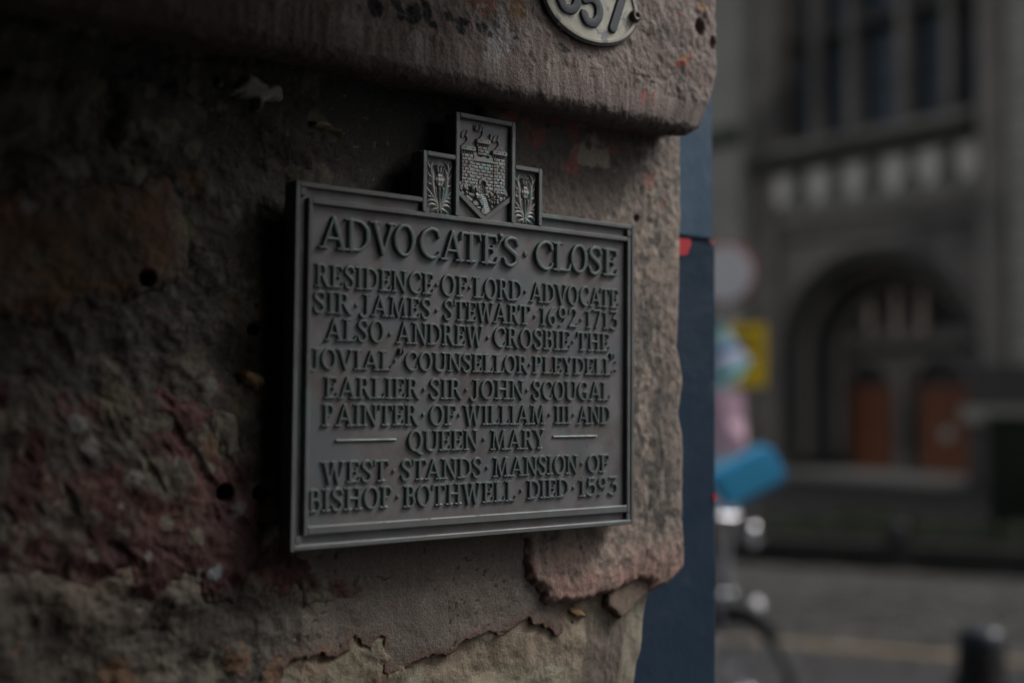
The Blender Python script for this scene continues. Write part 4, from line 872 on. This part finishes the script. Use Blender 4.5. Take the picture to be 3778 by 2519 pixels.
def thistle(cx, cy, W_, H_):
    def f(U, V):
        x = (U-cx)/(W_/2); y = (V-cy)/(H_/2); h = np.zeros(U.shape); asp_ = W_/H_
        def st(pts, w, hh):
            nonlocal h
            for sgn in (1, -1):
                P = [(cx+sgn*a*W_/2, cy+b*H_/2) for a, b in pts]; d = stroked(U, V, P, [q*1.75*W_/2 for q in w], 5)
                h = np.maximum(h, hh*np.sqrt(np.clip(d/(max(w)*1.75*W_/2), 0, 1))*(d > 0))
        st([(0, -.80), (0, -.3), (0, -.1)], (.07, .06, .06), 2.2)
        st([(.02, -.72), (.30, -.45), (.48, -.05), (.52, .35), (.44, .62)], (.05, .10, .12, .11, .03), 2.3)
        st([(.50, .10), (.38, .22), (.30, .40)], (.07, .05, .01), 2.0); st([(.50, -.05), (.36, -.12), (.22, .0)], (.06, .05, .01), 2.0)
        st([(.52, .30), (.62, .55), (.56, .80), (.30, .90)], (.08, .08, .06, .02), 2.1); st([(.55, .25), (.78, .38), (.86, .58)], (.07, .05, .01), 2.0)
        st([(.54, .0), (.76, .05), (.90, .22)], (.08, .05, .01), 2.1); st([(.05, -.70), (.45, -.45), (.72, -.25), (.92, -.12)], (.05, .08, .07, .02), 2.2)
        st([(.50, -.42), (.74, -.42), (.94, -.32)], (.06, .05, .01), 2.0); st([(.60, .55), (.80, .72), (.94, .88)], (.06, .06, .01), 1.9)
        st([(.04, -.78), (.35, -.58), (.66, -.56), (.95, -.66)], (.05, .08, .07, .02), 2.3); st([(.04, -.80), (.40, -.70), (.72, -.74), (.93, -.92)], (.05, .08, .07, .02), 2.2)
        st([(.0, -.80), (.22, -.84), (.45, -.90), (.62, -.98)], (.05, .08, .06, .02), 2.0); st([(.10, -.62), (.22, -.35), (.26, -.12), (.20, .0)], (.03, .05, .05, .02), 1.9)
        st([(.02, -.82), (.12, -.92), (.10, -1.0)], (.05, .06, .03), 1.7); st([(.80, -.05), (.72, .15), (.76, .35)], (.02, .04, .02), 1.7)
        db = np.hypot(x/.30, (y-.20)/.24); bulb = np.sqrt(np.clip(1-db**2, 0, 1))
        h = np.maximum(h, np.where(db < 1, 1.7+1.0*bulb+.35*np.sin((x*14+y*17))*np.sin((x*14-y*17)), 0))
        ty = (y-.38)/.36; tw = .14+.20*np.clip(ty, 0, 1); tuft = (ty > 0) & (ty < 1) & (np.abs(x) < tw)
        h = np.maximum(h, np.where(tuft, 1.7+.45*np.sin(np.arctan2(x, ty+.7)*42)+.9*ss(.82, .95, ty), 0))
        return h
    return f
relief('thistle', thistle(143.7, 162.6, 30.2, 49.4), 128.6, 158.8, 138, 187.4, .28, FD, M['relief'], pq)
relief('thistle', thistle(241.3, 162.6, 28.4, 49.6), 227.3, 255.5, 138, 187.6, .28, FD, M['relief'], pq)
# ---- lettering
def glyph(ch, T=.148, t=.090, serif=True):
    """returns width and a list of strokes [(points, widths, smooth)] in cap-height units"""
    S_ = []; a = T/2; b = t/2
    def ln(x0, y0, x1, y1, w0, w1=None): S_.append(([(x0, y0), (x1, y1)], (w0, w0 if w1 is None else w1), 1))
    def cv(P, w): S_.append((P, w, 7))
    def sf(x0, x1, y):
        if serif: ln(x0, y, x1, y, .034)
    lo, hi = (.036, .964) if serif else (a, 1-a)
    def stem(x, w=a, s0=1, s1=1, e=.10):
        ln(x, lo, x, hi, w)
        if s0: sf(x-w-e, x+w+e, .034)
        if s1: sf(x-w-e, x+w+e, .966)
    c = ch; w = .6
    if c == 'A': w = .90; ln(.14, lo, .45, .97, b); ln(.46, .94, .76, lo, a); ln(.24, .33, .66, .33, b*.9); sf(.02, .27, .034); sf(.60, .90, .034)
    elif c == 'B': w = .64; stem(.17, e=.07, s0=0, s1=0); sf(.02, .3, .034); sf(.02, .3, .966); cv([(.2, .96), (.40, .95), (.50, .76), (.40, .56), (.2, .54)], (b, b*1.2, a, b*1.2, b)); cv([(.2, .54), (.44, .53), (.56, .29), (.44, .05), (.2, .04)], (b, b*1.2, a, b*1.2, b))
    elif c == 'C': w = .78; cv([(.72, .74), (.66, .90), (.46, .97), (.22, .82), (.12, .5), (.22, .18), (.46, .03), (.66, .09), (.75, .24)], (b*1.3, b*1.3, b*1.2, a*.9, a, a*.9, b*1.2, b, b*.7)); 
    elif c == 'D': w = .78; stem(.17, s0=0, s1=0); sf(.02, .3, .034); sf(.02, .3, .966); cv([(.2, .96), (.46, .93), (.67, .72), (.70, .5), (.67, .28), (.46, .07), (.2, .04)], (b, b*1.2, a*.9, a, a*.9, b*1.2, b))
    elif c in 'EF':
        w = .64 if c == 'E' else .60; stem(.17, s0=(c == 'F'), s1=0); sf(.02, .3, .966); ln(.2, .955, .54, .955, b); ln(.55, .95, .58, .76, b*1.1, b*.6); ln(.2, .52, .44, .52, b*.8); ln(.45, .42, .45, .62, b*.9)
        if c == 'E': sf(.02, .3, .034); ln(.2, .045, .57, .045, b); ln(.57, .06, .62, .25, b*1.1, b*.6)
    elif c == 'G': w = .84; cv([(.72, .76), (.66, .90), (.46, .97), (.22, .82), (.12, .5), (.22, .18), (.46, .03), (.62, .06), (.72, .12)], (b*1.3, b*1.3, b*1.2, a*.9, a, a*.9, b*1.2, b, b)); ln(.70, .08, .70, .42, a); sf(.52, .84, .42)
    elif c == 'H': w = .86; stem(.17); stem(.69); ln(.17, .52, .69, .52, b)
    elif c == 'I': w = .36; stem(.18)
    elif c == 'J': w = .46; ln(.30, .25, .30, hi, a); sf(.12, .46, .966); cv([(.30, .3), (.29, .10), (.19, -.05), (.06, -.08), (-.01, .02)], (a, a*.95, b*1.5, b*1.5, b*1.9))
    elif c == 'L': w = .64; stem(.17, s0=0); sf(.02, .3, .034); ln(.2, .045, .57, .045, b); ln(.57, .06, .63, .26, b*1.2, b*.6)
    elif c == 'M': w = 1.02; ln(.15, lo, .21, .95, b); sf(.02, .28, .034); sf(.06, .26, .966); ln(.23, .95, .51, .05, a*.95, a*.8); ln(.51, .05, .79, .95, b); ln(.82, .95, .88, lo, a); sf(.72, 1.02, .034); sf(.76, .96, .966)
    elif c == 'N': w = .84; ln(.15, lo, .15, hi, b); sf(.02, .28, .034); sf(.0, .22, .966); ln(.17, .93, .69, .04, a); ln(.71, .06, .71, hi, b); sf(.58, .84, .966)
    elif c in 'OQ':
        w = .82; P = [(.41+.32*math.cos(t_), .5+.475*math.sin(t_)) for t_ in np.linspace(0, 2*math.pi, 17)]; cv(P, [b+(a-b)*abs(math.cos(t_))**1.2 for t_ in np.linspace(0, 2*math.pi, 17)])
        if c == 'Q': cv([(.36, .06), (.52, -.02), (.70, -.14), (.86, -.15)], (b, a*.9, a*.8, b*.5))
    elif c == 'P': w = .62; stem(.17, s1=0); sf(.02, .3, .966); cv([(.2, .96), (.42, .94), (.54, .73), (.42, .50), (.2, .48)], (b, b*1.2, a, b*1.2, b))
    elif c == 'R': w = .74; stem(.17, s1=0, e=.08); sf(.02, .3, .966); cv([(.2, .96), (.42, .94), (.52, .75), (.42, .54), (.2, .52)], (b, b*1.2, a, b*1.2, b)); cv([(.36, .52), (.50, .26), (.64, .06), (.76, .03)], (b, a, a*.95, b*.7))
    elif c == 'S': w = .60; cv([(.53, .76), (.47, .92), (.30, .97), (.13, .88), (.12, .70), (.30, .53), (.46, .38), (.49, .18), (.32, .03), (.14, .06), (.07, .24)], (b*1.2, b*1.2, b*1.3, a*.8, a, a, a, a*.85, b*1.3, b*1.1, b*1.1))
    elif c == 'T': w = .76; stem(.38, s1=0); ln(.06, .955, .70, .955, b); ln(.07, .95, .03, .74, b*1.2, b*.6); ln(.69, .95, .73, .74, b*1.2, b*.6)
    elif c == 'U': w = .82; ln(.18, .3, .18, hi, a); sf(.02, .34, .966); sf(.56, .82, .966); ln(.69, .3, .69, hi, b); cv([(.18, .34), (.20, .12), (.40, .02), (.62, .10), (.69, .36)], (a, a*.9, b*1.4, b*1.2, b))
    elif c == 'V': w = .86; ln(.15, hi, .44, .03, a); ln(.46, .05, .74, hi, b); sf(.0, .30, .966); sf(.62, .86, .966)
    elif c == 'W': w = 1.16; ln(.14, hi, .36, .03, a); ln(.38, .05, .58, hi, b); ln(.56, hi, .78, .03, a); ln(.80, .05, 1.02, hi, b); sf(.0, .30, .966); sf(.46, .70, .966); sf(.92, 1.14, .966)
    elif c == 'Y': w = .80; ln(.14, hi, .41, .46, a); ln(.41, .46, .66, hi, b); ln(.41, lo, .41, .48, a); sf(.26, .56, .034); sf(.0, .28, .966); sf(.56, .78, .966)
    elif c == '1': w = .38; ln(.20, lo, .20, .97, a*.9); ln(.20, .96, .05, .86, b); sf(.06, .34, .034)
    elif c == '2': w = .60; cv([(.07, .74), (.14, .92), (.32, .97), (.48, .84), (.46, .62), (.26, .32), (.07, .06)], (b*1.4, b*1.2, b*1.3, a, a*.9, b*1.2, b)); ln(.08, .05, .54, .05, b*1.2); ln(.54, .06, .57, .2, b, b*.5)
    elif c == '3':
        w = .56
        if serif: ln(.08, .955, .50, .955, b); ln(.49, .94, .22, .60, b); cv([(.22, .60), (.42, .56), (.50, .32), (.40, .08), (.20, .02), (.06, .08)], (b, b*1.3, a, a*.8, b*1.2, b*1.3))
        else: cv([(.10, .80), (.18, .90), (.34, .90), (.46, .76), (.40, .58), (.24, .53)], (a,)*6); cv([(.24, .53), (.44, .50), (.50, .28), (.40, .11), (.20, .10), (.10, .24)], (a,)*6)
    elif c == '5': w = .56; ln(.14, .955 if serif else 1-a, .50, .955 if serif else 1-a, b if serif else a); ln(.13, .94 if serif else 1-a, .11, .56, b if serif else a); cv([(.11, .56), (.28, .63), (.47, .52), (.49, .28), (.38, .08), (.18, .03), (.05, .10)] if serif else [(.12, .54), (.30, .60), (.47, .48), (.48, .26), (.36, .10), (.18, .10), (.10, .22)], (b, b*1.2, a, a, a*.8, b*1.2, b*1.3) if serif else (a,)*7)
    elif c == '6': w = .62; cv([(.50, .97), (.28, .82), (.13, .5), (.12, .28), (.22, .07), (.36, .03), (.50, .18), (.50, .40), (.36, .55), (.20, .44)], (b, b*1.3, a, a, a*.8, b*1.2, a*.9, a*.9, b*1.2, b))
    elif c == '9': w = .62; cv([(.12, .03), (.34, .18), (.49, .5), (.50, .72), (.40, .93), (.26, .97), (.12, .82), (.12, .60), (.26, .45), (.42, .56)], (b, b*1.3, a, a, a*.8, b*1.2, a*.9, a*.9, b*1.2, b))
    elif c == '7': w = .58; ln(.05, .955 if serif else 1-a, .50, .955 if serif else 1-a, b*1.1 if serif else a); ln(.50, .93 if serif else 1-a, .22, .03 if serif else a, a*.85 if serif else a)
    elif c == '.': w = .17; ln(.085, .50, .086, .50, .085)
    elif c == "'": w = .22; cv([(.12, .93), (.17, .88), (.13, .76), (.05, .70)], (.07, .06, .04, .02))
    elif c in '"':
        w = .36; cv([(.10, .95), (.12, .90), (.10, .82), (.05, .78)], (.05, .045, .03, .015)); cv([(.26, .95), (.28, .90), (.26, .82), (.21, .78)], (.05, .045, .03, .015))
    elif c == ':': w = .14; ln(.07, .26, .071, .26, .065); ln(.07, .78, .071, .78, .065)
    return w, S_
GC = {}
def glyph_mesh(ch, bold=False):
    key = (ch, bold)
    if key in GC: return GC[key]
    w, S_ = glyph(ch, .185, .185, False) if bold else glyph(ch)
    r_ = .0155; U, V = np.meshgrid(np.arange(-.12, w+.14, r_), np.arange(-.26, 1.12, r_), indexing='ij')
    d = np.full(U.shape, -9.)
    for pts, ws, n in S_: d = np.maximum(d, stroked(U, V, pts, ws, n) if n > 1 else segd(U, V, pts[0], pts[1], ws[0], ws[1]))
    ed = .02; H = np.clip((d+.014)/.018, 0, 1)*.90+.10*ss(.0, .08, d)
    k = H > .02; fk = k[:-1, :-1] | k[1:, :-1] | k[1:, 1:] | k[:-1, 1:]
    me = gridmesh('letter_'+('bold_' if bold else '')+'glyph', H, U, V, fk, sharp=0)
    me.polygons.foreach_set('use_smooth', np.ones(len(me.polygons), bool)); me.materials.append(M['digit'] if bold else M['letter'])
    co_ = np.empty(len(me.vertices)*3, np.float32); me.vertices.foreach_get('co', co_); h_ = co_[0::3]
    ev = np.empty(len(me.edges)*2, np.int32); me.edges.foreach_get('vertices', ev); ev = ev.reshape(-1, 2)
    a_, b_ = h_[ev[:, 0]], h_[ev[:, 1]]; shp = (np.minimum(a_, b_) > .86) & (np.minimum(a_, b_) < .915) & (np.abs(a_-b_) < .05)
    at_ = me.attributes.new('sharp_edge', 'BOOLEAN', 'EDGE') if 'sharp_edge' not in me.attributes else me.attributes['sharp_edge']; at_.data.foreach_set('value', shp)
    GC[key] = (w, me); return GC[key]
LH = 2.5
KERN = {p: -.13 for p in 'WA AW AV VA AT TA AY YA'.split()}; KERN.update({p: -.05 for p in 'VO OV TE AC CA AU EW LO RT RY YD EY'.split()})
def word(txt, u0, u1, v0, v1, gap=.05):
    cap = v1-v0; ws = [glyph_mesh(c)[0] for c in txt]; gp = [gap+KERN.get(txt[i:i+2], 0) for i in range(len(txt)-1)]+[0]; tot = sum(ws)+sum(gp); sc = (u1-u0)/tot; x = u0
    for c, w, g_ in zip(txt, ws, gp):
        nm = 'dot' if c == '.' else ('quotation_mark' if c in '"\'' else ('colon' if c == ':' else ('digit' if c.isdigit() else 'letter')))
        o = D.objects.new(nm, glyph_mesh(c)[1]); COL.objects.link(o); o.parent = pq
        o.location = ((FD-.05)*mm, x*mm, (v0+random.uniform(-.12, .12))*mm); o.scale = (LH*mm if cap < 24 else 3.8*mm, sc*mm, cap*mm); o.rotation_euler = (random.uniform(-.006, .006), 0, 0); x += (w+g_)*sc
def dot(u, v, s=19): 
    w, me = glyph_mesh('.'); o = D.objects.new('dot', me); COL.objects.link(o); o.parent = pq; o.location = ((FD-.05)*mm, (u-.085*s)*mm, (v-.5*s)*mm); o.scale = (2.0*mm, s*mm, s*mm)
for c, a, b in (('A', 22.9, 50), ('D', 48, 72.5), ('V', 72.5, 97), ('O', 95.5, 118.5), ('C', 120.8, 144.8), ('A', 145.2, 170.2), ('T', 166.8, 190), ('E', 190.2, 209.2), ('S', 214.6, 235), ('C', 252, 276), ('L', 276, 298), ('O', 297.5, 320), ('S', 320.5, 339.5), ('E', 340.6, 360)):
    word(c, a, b, 96.8, 124)
word("'", 208.5, 216, 99, 126.5); dot(243.5, 110, 30)
for t_, a, b, v0, v1 in (('RESIDENCE', 20.4, 138.4, 65, 84), ('OF', 146.5, 175.3, 65, 84), ('LORD', 182.5, 238.8, 65, 84), ('ADVOCATE', 248.3, 362.4, 65, 84),
    ('SIR', 18.8, 55.4, 43.3, 61.3), ('JAMES', 65, 136.5, 43.3, 61.3), ('STEWART', 149.3, 249, 43.3, 61.5), ('1692', 260.8, 308.2, 43.6, 62), ('1713', 318.4, 362.4, 43.6, 62),
    ('ALSO', 30.5, 88.6, 20.8, 39.4), ('ANDREW', 99.8, 194.8, 20.8, 39.8), ('CROSBIE', 205, 298.6, 20.8, 39.6), ('THE', 307.6, 350.2, 21.2, 39.4),
    ('JOVIAL', 17.6, 96, -2.8, 14), ('COUNSELLOR', 108.6, 246.5, -2.4, 14.2), ('PLEYDELL', 252.6, 354.6, -2.2, 14.4),
    ('EARLIER', 30.8, 125, -27, -9), ('SIR', 135.2, 170.8, -26.8, -9), ('JOHN', 181.2, 242, -26.6, -8.8), ('SCOUGAL', 251.6, 351.3, -27, -8.8),
    ('PAINTER', 29.3, 124, -50, -31.6), ('OF', 135.4, 163.9, -50, -32), ('WILLIAM', 172.6, 268, -50, -32), ('III', 279.8, 300, -49.6, -32.2), ('AND', 308.2, 351.6, -50.2, -32.4),
    ('QUEEN', 113.2, 189.2, -72.4, -54.4), ('MARY', 203.2, 268.6, -73, -54.8),
    ('WEST', 29.4, 94.4, -97.2, -79), ('STANDS', 106.2, 194, -97.4, -79.4), ('MANSION', 206.4, 309.6, -97.6, -79.8), ('OF', 321.2, 350, -97.4, -80),
    ('BISHOP', 17.2, 98.6, -119.8, -101.4), ('BOTHWELL', 109.8, 233, -120.4, -101.8), ('DIED', 246.8, 298, -119.4, -102), ('1593', 311.2, 362.4, -120, -102.2)):
    word(t_, a, b, v0, v1)
for u, v in ((142.6, 74.4), (179, 74.3), (243.6, 74.6), (60.7, 51.5), (142.9, 51.6), (255.3, 52), (313.5, 51.5), (94.6, 28.6), (199.8, 29.5), (303.2, 29.5), (99.8, 6), (249.6, 6), (130.3, -18.6), (176, -18.4), (246.6, -18), (129.8, -40.6), (168.3, -40.8), (274.1, -41), (304.3, -41), (196.2, -63), (100, -88.8), (200.3, -88.8), (315.3, -88.4), (104.2, -111), (240, -111.2), (305, -111.2)): dot(u, v)
word('"', 101.6, 108.4, -9, 17); word('"', 349.6, 357.2, -7, 20); word(':', 357.5, 360.5, -1, 15)
for a, b in ((42.2, 101.4), (278, 334.5)):
    relief('rule', lambda U, V: 1.9*np.sqrt(np.clip(1-((V+61.9)/1.15)**2, 0, 1))*(U > a)*(U < b), a-.5, b+.5, -63.4, -60.4, .25, FD, M['letter'], pq)
# fixing lugs behind the plaque
for u, v in ((30, 110), (350, 110), (30, -110), (350, -110)):
    q = MB(); q.tube([(-.036, u*mm, v*mm), (-.018, u*mm, v*mm)], .006, 12); q.build('fixing_lug', M['screw'], pq)
# rain drops clinging to edges
M['water'] = D.materials.new('rain_water'); M['water'].use_nodes = True; wb = M['water'].node_tree.nodes['Principled BSDF']
wb.inputs['Transmission Weight'].default_value = 1; wb.inputs['Roughness'].default_value = .02; wb.inputs['IOR'].default_value = 1.33
q = MB(); rg = random.Random(4)
for i in range(46):
    k = rg.random()
    if k < .5: u, v, x = rg.uniform(60, 365), rg.choice((-131.0, -144.6)), -.2
    else: u, v, x = rg.uniform(120, 360), rg.choice((-119, -97, -72, -50, -27, -2.5)), -.6
    r_ = rg.uniform(.5, .95)
    q.lathe([(.001, -r_*.8), (r_*.6*mm*1000, -r_*.55), (r_, 0), (r_*.8, r_*.5), (.001, r_*.75)], (0, 0, 0), 8)
    n_ = 5*8; 
    for j in range(len(q.v)-2*n_, len(q.v)):
        a_ = q.v[j]; q.v[j] = ((x+a_[0]*.8)*mm, (u+a_[1])*mm, (v+a_[2])*mm)
o = q.build('rain_drops', M['water'], pq); o['kind'] = 'stuff'
# ================================================================== OVAL NUMBER PLATE
XO = .059+.004
npl = empty('number_plate', (XO, .295, 1.647+.3535), 'oval white enamel house number plate 357 screwed to the projecting stone', 'number plate')
def oval(name, a, b, x0, x1, m, n=72, dome=0):
    q = MB(); v = []; rings = [(1, x0), (1, x1-.0006), (.985, x1)]
    if dome: rings += [(.93, x1+.0002), (.91, x1-.0012)]
    for s_, x in rings: v += [(x, a*s_*math.cos(2*math.pi*i/n), b*s_*math.sin(2*math.pi*i/n)) for i in range(n)]
    f = [(r_*n+i, r_*n+(i+1) % n, (r_+1)*n+(i+1) % n, (r_+1)*n+i) for r_ in range(len(rings)-1) for i in range(n)]+[tuple(range((len(rings)-1)*n, len(rings)*n)), tuple(range(n))[::-1]]
    q.add(v, f); return q.build(name, m, npl)
oval('rim', .0625, .0415, -.009, .0005, M['darkrim']); oval('face', .0600, .0392, -.004, .0022, M['plate'], dome=1)
for c, px0, px1, dz, rot in (('3', 2050, 2135, .000, 0), ('5', 2138, 2218, -.0035, 0), ('7', 2226, 2310, -.004, 0)):
    u0 = at(px0, 50, 0, XO)[1]-.295; u1 = at(px1, 50, 0, XO)[1]-.295; w, me = glyph_mesh(c, True)
    o = link('digit', me, None, npl); o.location = (.0008, u0-.03*(u1-u0), -.0245+dz*1.0+(.0065 if c == '3' else .003)); o.scale = (.0026, (u1-u0)/w*1.0, .046)
for s_ in (-1, 1):
    q = MB(); q.lathe([(.0062, -.004), (.0062, .0035), (.005, .0052), (.0022, .0056), (.0018, .0035), (.0001, .0035)], n=24, axis='X'); o = q.build('screw', M['screw'], npl, (0.001, s_*.0555, -.0035 if s_ > 0 else .003))
